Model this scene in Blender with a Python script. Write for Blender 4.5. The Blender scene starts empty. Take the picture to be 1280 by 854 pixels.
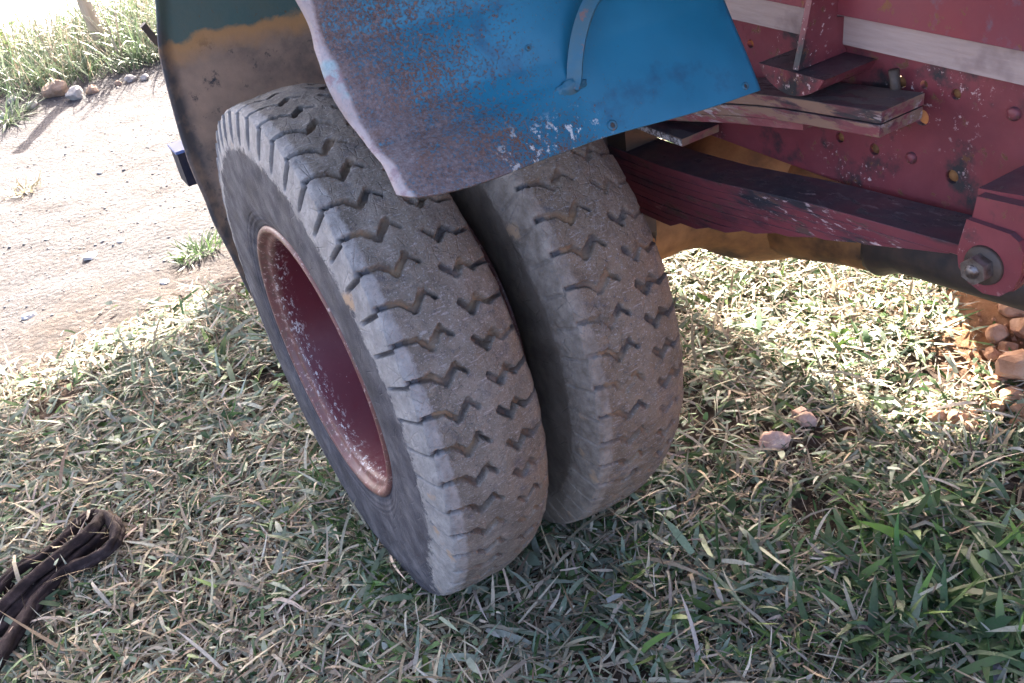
import bpy, bmesh, math, random
import numpy as np
from mathutils import Vector, Matrix, noise as mnoise

random.seed(7)
rng = np.random.default_rng(11)
scene = bpy.context.scene
COL = scene.collection

# ------------------------------------------------------------------ camera
CAM = (-0.358005, -1.468338, 1.426851)
YAW, PITCH, ROLL, FPX = 0.458739, 0.588344, -0.172544, 1175.607   # focal length in pixels of a 1280 px wide frame
sy, cy, sp, cp = math.sin(YAW), math.cos(YAW), math.sin(PITCH), math.cos(PITCH)
fwd = Vector((sy * cp, cy * cp, -sp))
rgt0 = Vector((cy, -sy, 0.0))
up0 = rgt0.cross(fwd)
rgt = math.cos(ROLL) * rgt0 + math.sin(ROLL) * up0
upv = -math.sin(ROLL) * rgt0 + math.cos(ROLL) * up0
cam_data = bpy.data.cameras.new('camera')
cam = bpy.data.objects.new('camera', cam_data)
COL.objects.link(cam)
m = Matrix((rgt, upv, -fwd)).transposed().to_4x4()
m.translation = Vector(CAM)
cam.matrix_world = m
cam_data.sensor_width = 36.0
cam_data.lens = FPX / 1280.0 * 36.0
cam_data.clip_start = 0.02
cam_data.clip_end = 2000.0
scene.camera = cam


def P(px, py, x=None, y=None, z=None):
    """photo pixel -> point on the plane x= / y= / z= that the thing touches"""
    d = rgt * ((px - 640) / FPX) - upv * ((py - 427) / FPX) + fwd
    c = Vector(CAM)
    if x is not None: t = (x - c.x) / d.x
    elif y is not None: t = (y - c.y) / d.y
    else: t = (z - c.z) / d.z
    return c + d * t


# ------------------------------------------------------------------ light
SUN_AZ = math.radians(28.0)      # from +Y towards +X
SUN_EL = math.radians(28.2)
world = bpy.data.worlds.new('World')
scene.world = world
world.use_nodes = True
wn = world.node_tree
wn.nodes.clear()
sky = wn.nodes.new('ShaderNodeTexSky')
sky.sky_type = 'NISHITA'
sky.sun_disc = False
sky.sun_elevation = SUN_EL
sky.sun_rotation = SUN_AZ
sky.air_density = 0.38
sky.dust_density = 4.5
sky.ozone_density = 0.0
bg = wn.nodes.new('ShaderNodeBackground')
bg.inputs[1].default_value = 0.11
wo = wn.nodes.new('ShaderNodeOutputWorld')
wn.links.new(sky.outputs[0], bg.inputs[0])
wn.links.new(bg.outputs[0], wo.inputs[0])
sun_data = bpy.data.lights.new('sun', 'SUN')
sun_data.energy = 4.5
sun_data.angle = math.radians(0.6)
sun_data.color = (1.0, 0.92, 0.80)
sun = bpy.data.objects.new('sun', sun_data)
COL.objects.link(sun)
sdir = Vector((math.sin(SUN_AZ) * math.cos(SUN_EL), math.cos(SUN_AZ) * math.cos(SUN_EL), math.sin(SUN_EL)))
sun.rotation_euler = (-sdir).to_track_quat('-Z', 'Y').to_euler()
sun.location = (3, 4, 6)
scene.render.engine = 'CYCLES'
scene.view_settings.view_transform = 'Standard'
scene.view_settings.look = 'None'
scene.view_settings.exposure = 3.65
scene.view_settings.gamma = 1.0


# ------------------------------------------------------------------ node helpers
class N:
    def __init__(self, name):
        self.m = bpy.data.materials.new(name)
        self.m.use_nodes = True
        self.t = self.m.node_tree
        self.t.nodes.clear()
        self.out = self.t.nodes.new('ShaderNodeOutputMaterial')
        self.b = self.t.nodes.new('ShaderNodeBsdfPrincipled')
        self.t.links.new(self.b.outputs[0], self.out.inputs[0])
        self.co = self.t.nodes.new('ShaderNodeTexCoord').outputs['Object']

    def put(self, sock, v):
        if isinstance(v, bpy.types.NodeSocket): self.t.links.new(v, sock)
        elif v is not None:
            if hasattr(sock, 'default_value') and not isinstance(v, (int, float)) and len(v) == 3 and len(sock.default_value) == 4: v = (*v, 1)
            sock.default_value = v

    def noise(self, scale, detail=4, rough=0.55, vec=None, dist=0.0):
        n = self.t.nodes.new('ShaderNodeTexNoise')
        n.inputs['Scale'].default_value = scale
        n.inputs['Detail'].default_value = detail
        n.inputs['Roughness'].default_value = rough
        n.inputs['Distortion'].default_value = dist
        self.t.links.new(vec or self.co, n.inputs['Vector'])
        return n.outputs['Fac']

    def voro(self, scale, feature='F1', vec=None, rand=1.0):
        n = self.t.nodes.new('ShaderNodeTexVoronoi')
        n.feature = feature
        n.inputs['Scale'].default_value = scale
        n.inputs['Randomness'].default_value = rand
        self.t.links.new(vec or self.co, n.inputs['Vector'])
        return n.outputs['Distance']

    def map(self, scale=(1, 1, 1), rot=(0, 0, 0), loc=(0, 0, 0)):
        n = self.t.nodes.new('ShaderNodeMapping')
        n.inputs['Scale'].default_value = scale
        n.inputs['Rotation'].default_value = rot
        n.inputs['Location'].default_value = loc
        self.t.links.new(self.co, n.inputs['Vector'])
        return n.outputs[0]

    def xyz(self, vec=None):
        n = self.t.nodes.new('ShaderNodeSeparateXYZ')
        self.t.links.new(vec or self.co, n.inputs[0])
        return n.outputs

    def op(self, o, a, b=None, c=None, clamp=False):
        n = self.t.nodes.new('ShaderNodeMath')
        n.operation = o
        n.use_clamp = clamp
        for i, v in enumerate((a, b, c)):
            if v is not None: self.put(n.inputs[i], v)
        return n.outputs[0]

    def rng(self, v, a, b, c=0.0, d=1.0, smooth=False):
        n = self.t.nodes.new('ShaderNodeMapRange')
        n.clamp = True
        if smooth: n.interpolation_type = 'SMOOTHSTEP'
        self.put(n.inputs[0], v)
        for i, q in enumerate((a, b, c, d)): self.put(n.inputs[i + 1], q)
        return n.outputs[0]

    def mix(self, f, a, b, mode='MIX'):
        n = self.t.nodes.new('ShaderNodeMix')
        n.data_type = 'RGBA'
        n.blend_type = mode
        self.put(n.inputs[0], f)
        self.put(n.inputs[6], a)
        self.put(n.inputs[7], b)
        return n.outputs[2]

    def ramp(self, f, *stops):
        n = self.t.nodes.new('ShaderNodeValToRGB')
        e = n.color_ramp.elements
        while len(e) < len(stops): e.new(0.5)
        for k, (p, c) in enumerate(stops):
            e[k].position = p
            e[k].color = (*c, 1)
        self.put(n.inputs[0], f)
        return n.outputs[0]

    def attr(self, name):
        n = self.t.nodes.new('ShaderNodeAttribute')
        n.attribute_name = name
        return n

    def bump(self, h, dist=0.002, strength=1.0, prev=None):
        n = self.t.nodes.new('ShaderNodeBump')
        n.inputs['Strength'].default_value = strength
        n.inputs['Distance'].default_value = dist
        self.put(n.inputs['Height'], h)
        if prev is not None: self.put(n.inputs['Normal'], prev)
        return n.outputs[0]

    def done(self, col=None, rough=None, normal=None, metal=None, spec=None):
        if col is not None: self.put(self.b.inputs['Base Color'], col)
        if rough is not None: self.put(self.b.inputs['Roughness'], rough)
        if normal is not None: self.put(self.b.inputs['Normal'], normal)
        if metal is not None: self.put(self.b.inputs['Metallic'], metal)
        if spec is not None: self.put(self.b.inputs['Specular IOR Level'], spec)
        return self.m


def scratched_paint(name, base, base2, rust, pale, rust_amt=0.62, grime=(0.03, 0.028, 0.03), grime_amt=0.62, pale_amt=0.70, rough=0.42, streak=None, top_grime=0.0):
    """aged paint: two tones, rust blotches, chips down to pale primer, grime"""
    k = N(name)
    v = k.map(streak) if streak else k.co
    c = k.mix(k.rng(k.noise(9, 5, 0.6, v), 0.35, 0.65), base, base2)
    c = k.mix(k.rng(k.noise(14, 6, 0.65, v), grime_amt - 0.05, grime_amt + 0.08), c, grime)
    r = k.rng(k.noise(38, 7, 0.7, v), rust_amt - 0.02, rust_amt + 0.03)
    c = k.mix(r, c, rust)
    p = k.op('MULTIPLY', k.rng(k.noise(95, 6, 0.7, v), pale_amt - 0.02, pale_amt + 0.02), k.rng(k.noise(7, 2, 0.5, v), 0.48, 0.6))
    c = k.mix(p, c, pale)
    if top_grime:      # oily dirt settled on the upper faces
        gn = k.t.nodes.new('ShaderNodeNewGeometry')
        nz = k.xyz(gn.outputs['Normal'])[2]
        c = k.mix(k.op('MULTIPLY', k.rng(nz, 0.6, 0.9), k.rng(k.noise(13, 5, 0.6), 0.25, 0.6, top_grime * 0.55, top_grime)), c, (0.045, 0.042, 0.052))
    h = k.op('ADD', k.op('MULTIPLY', k.noise(60, 6, 0.7), 0.6), k.op('MULTIPLY', k.op('ADD', r, p), -0.5))
    ro = k.rng(k.noise(25, 4, 0.6), 0.3, 0.7, rough - 0.1, rough + 0.22)
    return k.done(c, k.op('MAXIMUM', ro, k.op('MULTIPLY', r, 0.85)), k.bump(h, 0.0012, 0.5))


MAT = {}
MAT['red'] = scratched_paint('maroon paint', (0.225, 0.048, 0.055), (0.165, 0.034, 0.042), (0.16, 0.07, 0.035), (0.58, 0.42, 0.39), 0.61, grime_amt=0.58, pale_amt=0.62, top_grime=0.8)
MAT['spring'] = scratched_paint('spring paint', (0.215, 0.046, 0.054), (0.15, 0.036, 0.046), (0.11, 0.055, 0.045), (0.52, 0.38, 0.37), 0.58, grime=(0.03, 0.028, 0.035), grime_amt=0.545, pale_amt=0.60, streak=(1, 0.35, 1.6), top_grime=0.9)
MAT['helper'] = scratched_paint('helper leaf paint', (0.26, 0.075, 0.07), (0.19, 0.05, 0.055), (0.23, 0.13, 0.085), (0.50, 0.40, 0.38), 0.50, grime_amt=0.55, pale_amt=0.55, streak=(1, 0.3, 1.5), top_grime=0.85)
MAT['body'] = scratched_paint('sill paint', (0.27, 0.05, 0.06), (0.22, 0.05, 0.065), (0.25, 0.11, 0.05), (0.25, 0.27, 0.33), 0.62, grime=(0.16, 0.15, 0.19), grime_amt=0.60)

k = N('grease dark steel')
c = k.mix(k.rng(k.noise(22, 5), 0.35, 0.7), (0.045, 0.035, 0.03), (0.10, 0.065, 0.045))
MAT['dark'] = k.done(c, 0.6, k.bump(k.noise(120, 5, 0.7), 0.001, 0.5))

k = N('ochre rusty axle')
c = k.ramp(k.noise(9, 5, 0.6), (0.34, (0.07, 0.035, 0.018)), (0.52, (0.25, 0.115, 0.040)), (0.70, (0.42, 0.20, 0.070)))
MAT['axle'] = k.done(c, 0.8, k.bump(k.noise(60, 6, 0.7), 0.002, 0.6))

k = N('bare bolt steel')
c = k.mix(k.rng(k.noise(70, 4), 0.35, 0.65), (0.30, 0.28, 0.27), (0.12, 0.085, 0.07))
MAT['bolt'] = k.done(c, 0.38, k.bump(k.noise(200, 4), 0.0006, 0.5), metal=0.8)

k = N('chalky bare leaf end')
c = k.mix(k.rng(k.noise(160, 4, 0.7), 0.44, 0.56), (0.62, 0.55, 0.50), (0.12, 0.08, 0.07))
MAT['chalk'] = k.done(c, 0.7, k.bump(k.noise(160, 4), 0.001, 0.6))

k = N('weathered timber sill')
v = k.map((6, 0.5, 6))
c = k.mix(k.noise(30, 6, 0.65, v), (0.33, 0.235, 0.205), (0.55, 0.43, 0.385))
c = k.mix(k.rng(k.noise(7, 5, 0.6), 0.56, 0.7), c, (0.22, 0.15, 0.14))
MAT['timber'] = k.done(c, 0.85, k.bump(k.noise(60, 6, 0.7, v), 0.0016, 0.6))

k = N('cargo boards')
v = k.map((1, 8, 8))
c = k.mix(k.noise(14, 5, 0.6, v), (0.10, 0.065, 0.045), (0.20, 0.13, 0.09))
MAT['boards'] = k.done(c, 0.85, k.bump(k.noise(40, 5, 0.6, v), 0.002, 0.5))

k = N('navy crossbar paint')
c = k.mix(k.rng(k.noise(40, 5), 0.4, 0.7), (0.014, 0.018, 0.035), (0.03, 0.03, 0.04))
MAT['navy'] = k.done(c, 0.6, k.bump(k.noise(90, 4), 0.0008, 0.3), spec=0.15)
k = N('blue cap paint')
MAT['sheen'] = k.done(k.mix(k.noise(30, 4), (0.06, 0.12, 0.33), (0.10, 0.17, 0.42)), 0.5)  # sky reflection on the crossbar's top, painted in as blue

# blue mudguard: bright paint, peppered with rust that grows denser towards the outer edge
k = N('blue rust-peppered sheet')
X, Y, Z = k.xyz()
c = k.mix(k.rng(k.noise(6, 4), 0.35, 0.68), (0.010, 0.125, 0.205), (0.016, 0.185, 0.295))
c = k.mix(k.rng(k.noise(11, 5, 0.65), 0.58, 0.76), c, (0.014, 0.062, 0.125))
edge = k.op('ADD', X, k.op('MULTIPLY', k.op('SUBTRACT', k.noise(7, 3), 0.5), 0.16))
edge = k.op('ADD', edge, k.op('MULTIPLY', k.rng(Z, 1.08, 1.0), -0.06))
dens = k.rng(edge, -0.02, 0.33, 1.0, 0.0)
dens = k.op('POWER', dens, 1.25)
fine = k.noise(330, 5, 0.8)
mid = k.noise(70, 6, 0.72)
spk = k.op('ADD', k.op('MULTIPLY', fine, 0.74), k.op('MULTIPLY', mid, 0.26))
thr = k.rng(dens, 0, 1, 0.665, 0.44)
rust = k.rng(k.op('SUBTRACT', spk, thr), -0.008, 0.014)
rc = k.ramp(k.noise(210, 5, 0.8), (0.3, (0.050, 0.030, 0.026)), (0.50, (0.125, 0.080, 0.070)), (0.68, (0.24, 0.19, 0.185)))
rc = k.mix(k.rng(k.noise(20, 4), 0.55, 0.7), rc, (0.17, 0.075, 0.04))
c = k.mix(rust, c, rc)
bare = k.op('MULTIPLY', k.rng(edge, 0.05, -0.04), k.rng(k.noise(26, 5, 0.65), 0.36, 0.62))
c = k.mix(k.op('MULTIPLY', bare, 0.72), c, k.mix(k.rng(k.noise(260, 4, 0.8), 0.35, 0.65), (0.10, 0.068, 0.064), (0.29, 0.245, 0.245)))
lipz = k.rng(k.op('ADD', X, k.op('MULTIPLY', k.op('SUBTRACT', k.noise(25, 4), 0.5), 0.012)), -0.037, -0.041)
lip = k.mix(k.rng(k.noise(13, 4, 0.6), 0.54, 0.62), (0.48, 0.40, 0.385), (0.34, 0.47, 0.48))
lip = k.mix(k.rng(k.noise(48, 5, 0.7), 0.52, 0.62), lip, (0.34, 0.24, 0.25))
c = k.mix(k.op('MULTIPLY', lipz, 0.75), c, lip)  # pale sky highlight on the rolled edge, put into the colour
low = k.op('MULTIPLY', k.rng(k.op('ADD', Z, k.op('MULTIPLY', X, 0.09)), 1.066, 1.048), k.rng(k.noise(55, 6, 0.75), 0.56, 0.60))
low = k.op('MULTIPLY', low, k.op('MULTIPLY', k.rng(X, 0.06, 0.10), k.rng(X, 0.24, 0.2)))
c = k.mix(low, c, (0.62, 0.60, 0.56))
ro = k.rng(rust, 0, 1, 0.42, 0.85)
h = k.op('ADD', k.op('MULTIPLY', rust, -0.7), k.op('MULTIPLY', k.noise(18, 4), 0.8))
MAT['blue'] = k.done(c, ro, k.bump(h, 0.0016, 0.55))

k = N('painted stay bar')
c = k.mix(k.rng(k.noise(30, 5), 0.4, 0.62), (0.016, 0.12, 0.19), (0.05, 0.12, 0.15))
c = k.mix(k.rng(k.noise(70, 6, 0.7), 0.60, 0.68), c, (0.20, 0.11, 0.09))
MAT['stay'] = k.done(c, 0.5, k.bump(k.noise(80, 5), 0.001, 0.4))

# rear mudguard, inner side
k = N('rusty green inner sheet')
X, Y, Z = k.xyz()
zl = k.op('ADD', Z, k.op('ADD', k.op('MULTIPLY', k.op('SUBTRACT', k.noise(9, 5, 0.65), 0.5), 0.10), k.op('MULTIPLY', X, 0.06)))
green = k.mix(k.rng(k.noise(12, 5, 0.65), 0.35, 0.7), (0.085, 0.15, 0.135), (0.12, 0.155, 0.125))
green = k.mix(k.rng(k.noise(60, 6, 0.75), 0.60, 0.68), green, (0.16, 0.10, 0.05))
rusty = k.ramp(k.noise(8, 6, 0.65), (0.32, (0.14, 0.11, 0.095)), (0.5, (0.33, 0.225, 0.16)), (0.66, (0.44, 0.29, 0.20)))
rusty = k.mix(k.rng(k.noise(22, 6, 0.75), 0.58, 0.68), rusty, (0.05, 0.05, 0.055))
c = k.mix(k.rng(zl, 0.94, 0.955), rusty, green)
band = k.op('MULTIPLY', k.rng(zl, 0.90, 0.94), k.rng(zl, 0.965, 0.95))
c = k.mix(k.op('MULTIPLY', band, 0.85), c, (0.56, 0.29, 0.11))
c = k.mix(k.op('MULTIPLY', k.rng(X, 0.012, -0.012), k.rng(k.noise(20, 4), 0.3, 0.55)), c, (0.10, 0.09, 0.09))
MAT['green'] = k.done(c, 0.72, k.bump(k.noise(45, 6, 0.7), 0.002, 0.5))


def tyre_mat(name, mud, grey, shl=((0.215, 0.20, 0.188), (0.36, 0.338, 0.318)), wallc=((0.026, 0.025, 0.033), (0.058, 0.056, 0.068), (0.13, 0.125, 0.135))):
    k = N(name)
    X, Y, Z = k.xyz()
    R = k.op('SQRT', k.op('ADD', k.op('MULTIPLY', Y, Y), k.op('MULTIPLY', Z, Z)))
    g = k.attr('groove').outputs['Fac']
    crown = k.ramp(k.noise(16, 7, 0.68), (0.30, grey[0]), (0.50, grey[1]), (0.70, grey[2]))
    crown = k.mix(k.rng(k.noise(55, 6, 0.72), 0.54, 0.66), crown, mud[0])
    crown = k.mix(k.op('MULTIPLY', k.rng(X, 0.04, 0.16), k.rng(k.noise(9, 5, 0.6), 0.38, 0.62)), crown, mud[1])
    crown = k.mix(k.rng(k.noise(130, 5, 0.75), 0.57, 0.66), crown, (0.06, 0.055, 0.06))
    crown = k.mix(k.op('MULTIPLY', k.rng(k.noise(260, 3, 0.7), 0.60, 0.68), 0.7), crown, (0.42, 0.39, 0.37))
    crown = k.mix(k.op('MULTIPLY', k.rng(k.noise(24, 6, 0.7, k.map((1, 1, 1), (0, 0, 0), (3, 1, 2))), 0.55, 0.68), 0.75), crown, (0.085, 0.082, 0.092))
    # fine scuffs running across the tread
    v = k.map((1, 6, 6), (0, 0, 0))
    crown = k.mix(k.op('MULTIPLY', k.rng(k.noise(90, 3, 0.6, k.map((0.5, 3, 3), (0.5, 0.2, 0))), 0.60, 0.68), 0.5), crown, (0.40, 0.37, 0.36))
    spot = k.noise(380, 3, 0.75)
    crown = k.mix(k.rng(spot, 0.40, 0.30), crown, (0.045, 0.042, 0.045))
    crown = k.mix(k.op('MULTIPLY', k.rng(spot, 0.58, 0.70), 0.6), crown, (0.40, 0.375, 0.36))
    dirt = k.mix(k.rng(k.noise(14, 5), 0.42, 0.62), (0.075, 0.062, 0.058), mud[2])
    c = k.mix(k.op('MULTIPLY', g, 0.92), crown, dirt)
    # worn pale shoulder band, with a ragged lower limit, over the smooth dark side wall
    rj = k.op('ADD', R, k.op('MULTIPLY', k.op('SUBTRACT', k.noise(32, 7, 0.8), 0.5), 0.085))
    rj = k.op('SUBTRACT', rj, k.op('MULTIPLY', k.rng(k.op('ADD', Z, k.op('MULTIPLY', k.noise(14, 4), 0.12)), -0.16, -0.34), 0.075))
    side_m = k.rng(k.op('ADD', X, k.op('MULTIPLY', k.op('SUBTRACT', k.noise(60, 5, 0.7), 0.5), 0.014)), 0.001, -0.004)
    shoulder = k.mix(k.rng(k.noise(40, 6, 0.7), 0.35, 0.65), shl[0], shl[1])
    shoulder = k.mix(k.rng(k.noise(13, 4), 0.66, 0.72), shoulder, (0.40, 0.27, 0.17))
    shoulder = k.mix(k.op('MULTIPLY', k.rng(k.noise(170, 5, 0.75), 0.55, 0.66), 0.7), shoulder, (0.16, 0.15, 0.16))
    shoulder = k.mix(k.op('MULTIPLY', g, 0.9), shoulder, (0.07, 0.065, 0.07))
    wall = k.ramp(k.noise(18, 5, 0.6), (0.3, wallc[0]), (0.5, wallc[1]), (0.72, wallc[2]))
    side = k.mix(k.rng(rj, 0.412, 0.420), wall, shoulder)
    inner_m = k.rng(X, 0.165, 0.178)
    c = k.mix(side_m, c, side)
    c = k.mix(inner_m, c, k.mix(k.noise(12, 4), (0.09, 0.08, 0.075), (0.16, 0.135, 0.12)))
    hb = k.op('ADD', k.op('MULTIPLY', k.noise(150, 6, 0.75), 0.8), k.op('MULTIPLY', k.noise(420, 3, 0.6), 0.35))
    hb = k.op('ADD', hb, k.op('MULTIPLY', k.op('SINE', k.op('MULTIPLY', R, 620.0)), k.op('MULTIPLY', k.rng(R, 0.315, 0.30), 0.22)))
    crk = k.rng(k.voro(55, 'DISTANCE_TO_EDGE', k.map((1, 0.6, 0.6))), 0.0, 0.05, -0.5, 0.0)
    hb = k.op('ADD', hb, k.op('MULTIPLY', crk, k.rng(k.noise(20, 3), 0.45, 0.6)))
    return k.done(c, k.rng(k.noise(30, 4), 0.3, 0.7, 0.62, 0.88), k.bump(hb, 0.0026, 0.9), spec=0.4)


MAT['tyre_out'] = tyre_mat('dusty grey tyre rubber', ((0.225, 0.188, 0.15), (0.21, 0.16, 0.115), (0.26, 0.17, 0.10)),
                           ((0.092, 0.078, 0.063), (0.165, 0.142, 0.118), (0.25, 0.22, 0.187)))
MAT['tyre_in'] = tyre_mat('muddy brown tyre rubber', ((0.22, 0.185, 0.16), (0.235, 0.175, 0.13), (0.27, 0.165, 0.09)),
                          ((0.10, 0.074, 0.052), (0.175, 0.128, 0.090), (0.25, 0.19, 0.138)), ((0.16, 0.127, 0.10), (0.31, 0.262, 0.218)), ((0.09, 0.072, 0.057), (0.155, 0.124, 0.098), (0.215, 0.175, 0.142)))

k = N('oxide red wheel paint')
X, Y, Z = k.xyz()
c = k.mix(k.noise(10, 4), (0.14, 0.021, 0.030), (0.095, 0.015, 0.025))
lipm = k.rng(X, -0.004, -0.018)
c = k.mix(lipm, c, k.mix(k.noise(16, 6, 0.7), (0.17, 0.048, 0.045), (0.16, 0.082, 0.068)))
band = k.op('MULTIPLY', k.rng(X, -0.020, -0.015), k.rng(X, 0.020, -0.004))
c = k.mix(k.op('MULTIPLY', band, k.rng(k.noise(70, 6, 0.75, k.map((2.2, 1, 1))), 0.55, 0.60)), c, (0.62, 0.58, 0.56))
c = k.mix(k.rng(k.noise(110, 5, 0.75), 0.66, 0.70), c, (0.50, 0.40, 0.38))
c = k.mix(k.op('MULTIPLY', lipm, k.rng(k.noise(45, 6, 0.75), 0.50, 0.60)), c, (0.13, 0.07, 0.055))
c = k.mix(k.op('MULTIPLY', lipm, k.rng(k.noise(80, 6, 0.8, k.map((1, 1, 1), (0, 0, 0), (2, 5, 1))), 0.57, 0.62)), c, (0.50, 0.36, 0.33))
MAT['rim'] = k.done(c, k.rng(k.noise(40, 4), 0.3, 0.7, 0.30, 0.55), k.bump(k.noise(90, 6, 0.7), 0.0009, 0.4))

# ground: trodden soil with thatch near the truck, pale dusty gravel track beyond
k = N('soil and pale gravel')
X, Y, Z = k.xyz()
soil = k.ramp(k.noise(24, 7, 0.7), (0.3, (0.03, 0.022, 0.016)), (0.5, (0.075, 0.053, 0.04)), (0.7, (0.16, 0.12, 0.095)))
soil = k.mix(k.rng(k.noise(3.1, 4), 0.52, 0.7), soil, (0.13, 0.09, 0.07))
orange = k.op('MULTIPLY', k.rng(X, 1.25, 1.42), k.rng(k.op('ADD', Y, k.noise(4, 3)), 1.3, 0.6))
soil = k.mix(orange, soil, k.mix(k.noise(40, 6, 0.7), (0.26, 0.12, 0.06), (0.38, 0.20, 0.11)))
grav = k.ramp(k.noise(55, 8, 0.75), (0.28, (0.045, 0.040, 0.042)), (0.5, (0.082, 0.077, 0.081)), (0.72, (0.125, 0.120, 0.126)))
grav = k.mix(k.rng(k.noise(5, 7, 0.7, k.map((1, 2.2, 1), (0, 0, 0.5))), 0.48, 0.66), grav, (0.066, 0.058, 0.058))
grav = k.mix(k.rng(k.voro(34), 0.0, 0.35, 0.55, 0.0), grav, (0.125, 0.120, 0.122))
far = k.rng(Y, 4.6, 6.0)
grav = k.mix(far, grav, (0.45, 0.43, 0.42))
side = k.op('ADD', Y, k.op('MULTIPLY', k.op('SUBTRACT', k.noise(2.6, 5, 0.6), 0.5), 0.9))
c = k.mix(k.rng(side, 1.25, 1.75), soil, grav)
h = k.op('ADD', k.op('MULTIPLY', k.noise(70, 8, 0.75), 1.0), k.op('MULTIPLY', k.voro(48), -0.5))
MAT['ground'] = k.done(c, 0.95, k.bump(h, 0.012, 1.0), spec=0.1)


def leafy(name, rough=0.55, trans=0.28, spec=0.3):
    k = N(name)
    a = k.attr('tint').outputs['Color']
    col = k.mix(k.rng(k.noise(160, 3), 0.35, 0.65, 0.0, 0.35), a, (0.12, 0.12, 0.08))
    k.done(col, rough, spec=spec)
    tr = k.t.nodes.new('ShaderNodeBsdfTranslucent')
    k.t.links.new(col, tr.inputs[0])
    mx = k.t.nodes.new('ShaderNodeMixShader')
    mx.inputs[0].default_value = trans
    k.t.links.new(k.b.outputs[0], mx.inputs[1])
    k.t.links.new(tr.outputs[0], mx.inputs[2])
    k.t.links.new(mx.outputs[0], k.out.inputs[0])
    return k.m


MAT['grass'] = leafy('grass blades', 0.5, 0.25, 0.35)
MAT['straw'] = leafy('dry straw', 0.75, 0.15, 0.15)


def stone_mat(name, a, b, c3):
    k = N(name)
    c = k.ramp(k.noise(22, 6, 0.65), (0.3, a), (0.5, b), (0.72, c3))
    return k.done(c, 0.9, k.bump(k.noise(75, 6, 0.7), 0.004, 0.7), spec=0.2)


MAT['pink_stone'] = stone_mat('pinkish stone', (0.52, 0.30, 0.22), (0.72, 0.46, 0.36), (0.80, 0.58, 0.48))
MAT['white_stone'] = stone_mat('chalky stone', (0.24, 0.22, 0.205), (0.33, 0.31, 0.29), (0.42, 0.40, 0.38))
MAT['track_stone'] = stone_mat('bleached stone', (0.48, 0.44, 0.41), (0.60, 0.57, 0.54), (0.70, 0.67, 0.64))
MAT['tan_stone'] = stone_mat('tan stone', (0.20, 0.14, 0.10), (0.29, 0.21, 0.16), (0.37, 0.29, 0.23))
MAT['grey_stone'] = stone_mat('grey stone', (0.13, 0.125, 0.14), (0.19, 0.18, 0.20), (0.27, 0.26, 0.27))
MAT['clod'] = stone_mat('orange soil clod', (0.27, 0.125, 0.065), (0.43, 0.235, 0.145), (0.55, 0.35, 0.24))
k = N('gravel pebbles')
c = k.mix(k.attr('tint').outputs['Fac'], (0.14, 0.132, 0.132), (0.26, 0.25, 0.25))
MAT['pebble'] = k.done(c, 0.9, spec=0.2)

k = N('old brown leather')
c = k.ramp(k.noise(30, 6, 0.65), (0.3, (0.014, 0.010, 0.010)), (0.52, (0.034, 0.022, 0.022)), (0.75, (0.085, 0.06, 0.057)))
MAT['leather'] = k.done(c, 0.85, k.bump(k.noise(60, 7, 0.75, k.map((1, 1, 1))), 0.004, 0.8), spec=0.2)

k = N('grey weathered post wood')
v = k.map((7, 7, 0.5))
c = k.mix(k.noise(20, 5, 0.6, v), (0.26, 0.215, 0.17), (0.46, 0.40, 0.33))
MAT['post'] = k.done(c, 0.9, k.bump(k.noise(30, 5, 0.6, v), 0.006, 0.7))


# ------------------------------------------------------------------ mesh helpers
def add(name, verts, faces, mat, parent=None, loc=(0, 0, 0), smooth=False):
    me = bpy.data.meshes.new(name)
    me.from_pydata([tuple(v) for v in verts], [], [tuple(f) for f in faces])
    me.validate()
    if mat: me.materials.append(MAT[mat])
    if smooth: me.shade_smooth()
    o = bpy.data.objects.new(name, me)
    COL.objects.link(o)
    o.location = loc
    if parent: o.parent = parent
    return o


def add_np(name, V, quads, mat, parent=None, loc=(0, 0, 0), smooth=True, attrs=None, tris=None, colors=None):
    """fast mesh from arrays"""
    me = bpy.data.meshes.new(name)
    nq = 0 if quads is None else len(quads)
    nt = 0 if tris is None else len(tris)
    me.vertices.add(len(V))
    me.vertices.foreach_set('co', np.asarray(V, np.float32).ravel())
    loops = []
    if nq: loops.append(np.asarray(quads, np.int32).ravel())
    if nt: loops.append(np.asarray(tris, np.int32).ravel())
    loops = np.concatenate(loops)
    me.loops.add(len(loops))
    me.loops.foreach_set('vertex_index', loops)
    me.polygons.add(nq + nt)
    me.polygons.foreach_set('loop_start', np.concatenate([np.arange(nq) * 4, nq * 4 + np.arange(nt) * 3]).astype(np.int32))
    me.update(calc_edges=True)
    me.validate()
    if mat: me.materials.append(MAT[mat])
    for an, av in (attrs or {}).items():
        a = me.attributes.new(an, 'FLOAT', 'POINT')
        a.data.foreach_set('value', np.asarray(av, np.float32))
    if colors is not None:
        a = me.attributes.new('tint', 'FLOAT_COLOR', 'POINT')
        a.data.foreach_set('color', np.c_[colors, np.ones(len(colors))].astype(np.float32).ravel())
    if smooth: me.shade_smooth()
    o = bpy.data.objects.new(name, me)
    COL.objects.link(o)
    o.location = loc
    if parent: o.parent = parent
    return o


def bm_obj(name, bm, mat, parent=None, loc=(0, 0, 0), smooth=False, bevel=0.0, seg=2):
    if bevel:
        bmesh.ops.bevel(bm, geom=[e for e in bm.edges if len(e.link_faces) == 2 and e.calc_face_angle(0) > 0.5], offset=bevel, segments=seg, affect='EDGES', profile=0.6)
    bmesh.ops.recalc_face_normals(bm, faces=bm.faces)
    me = bpy.data.meshes.new(name)
    bm.to_mesh(me)
    bm.free()
    if mat: me.materials.append(MAT[mat])
    if smooth: me.shade_smooth()
    o = bpy.data.objects.new(name, me)
    COL.objects.link(o)
    o.location = loc
    if parent: o.parent = parent
    return o


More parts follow.
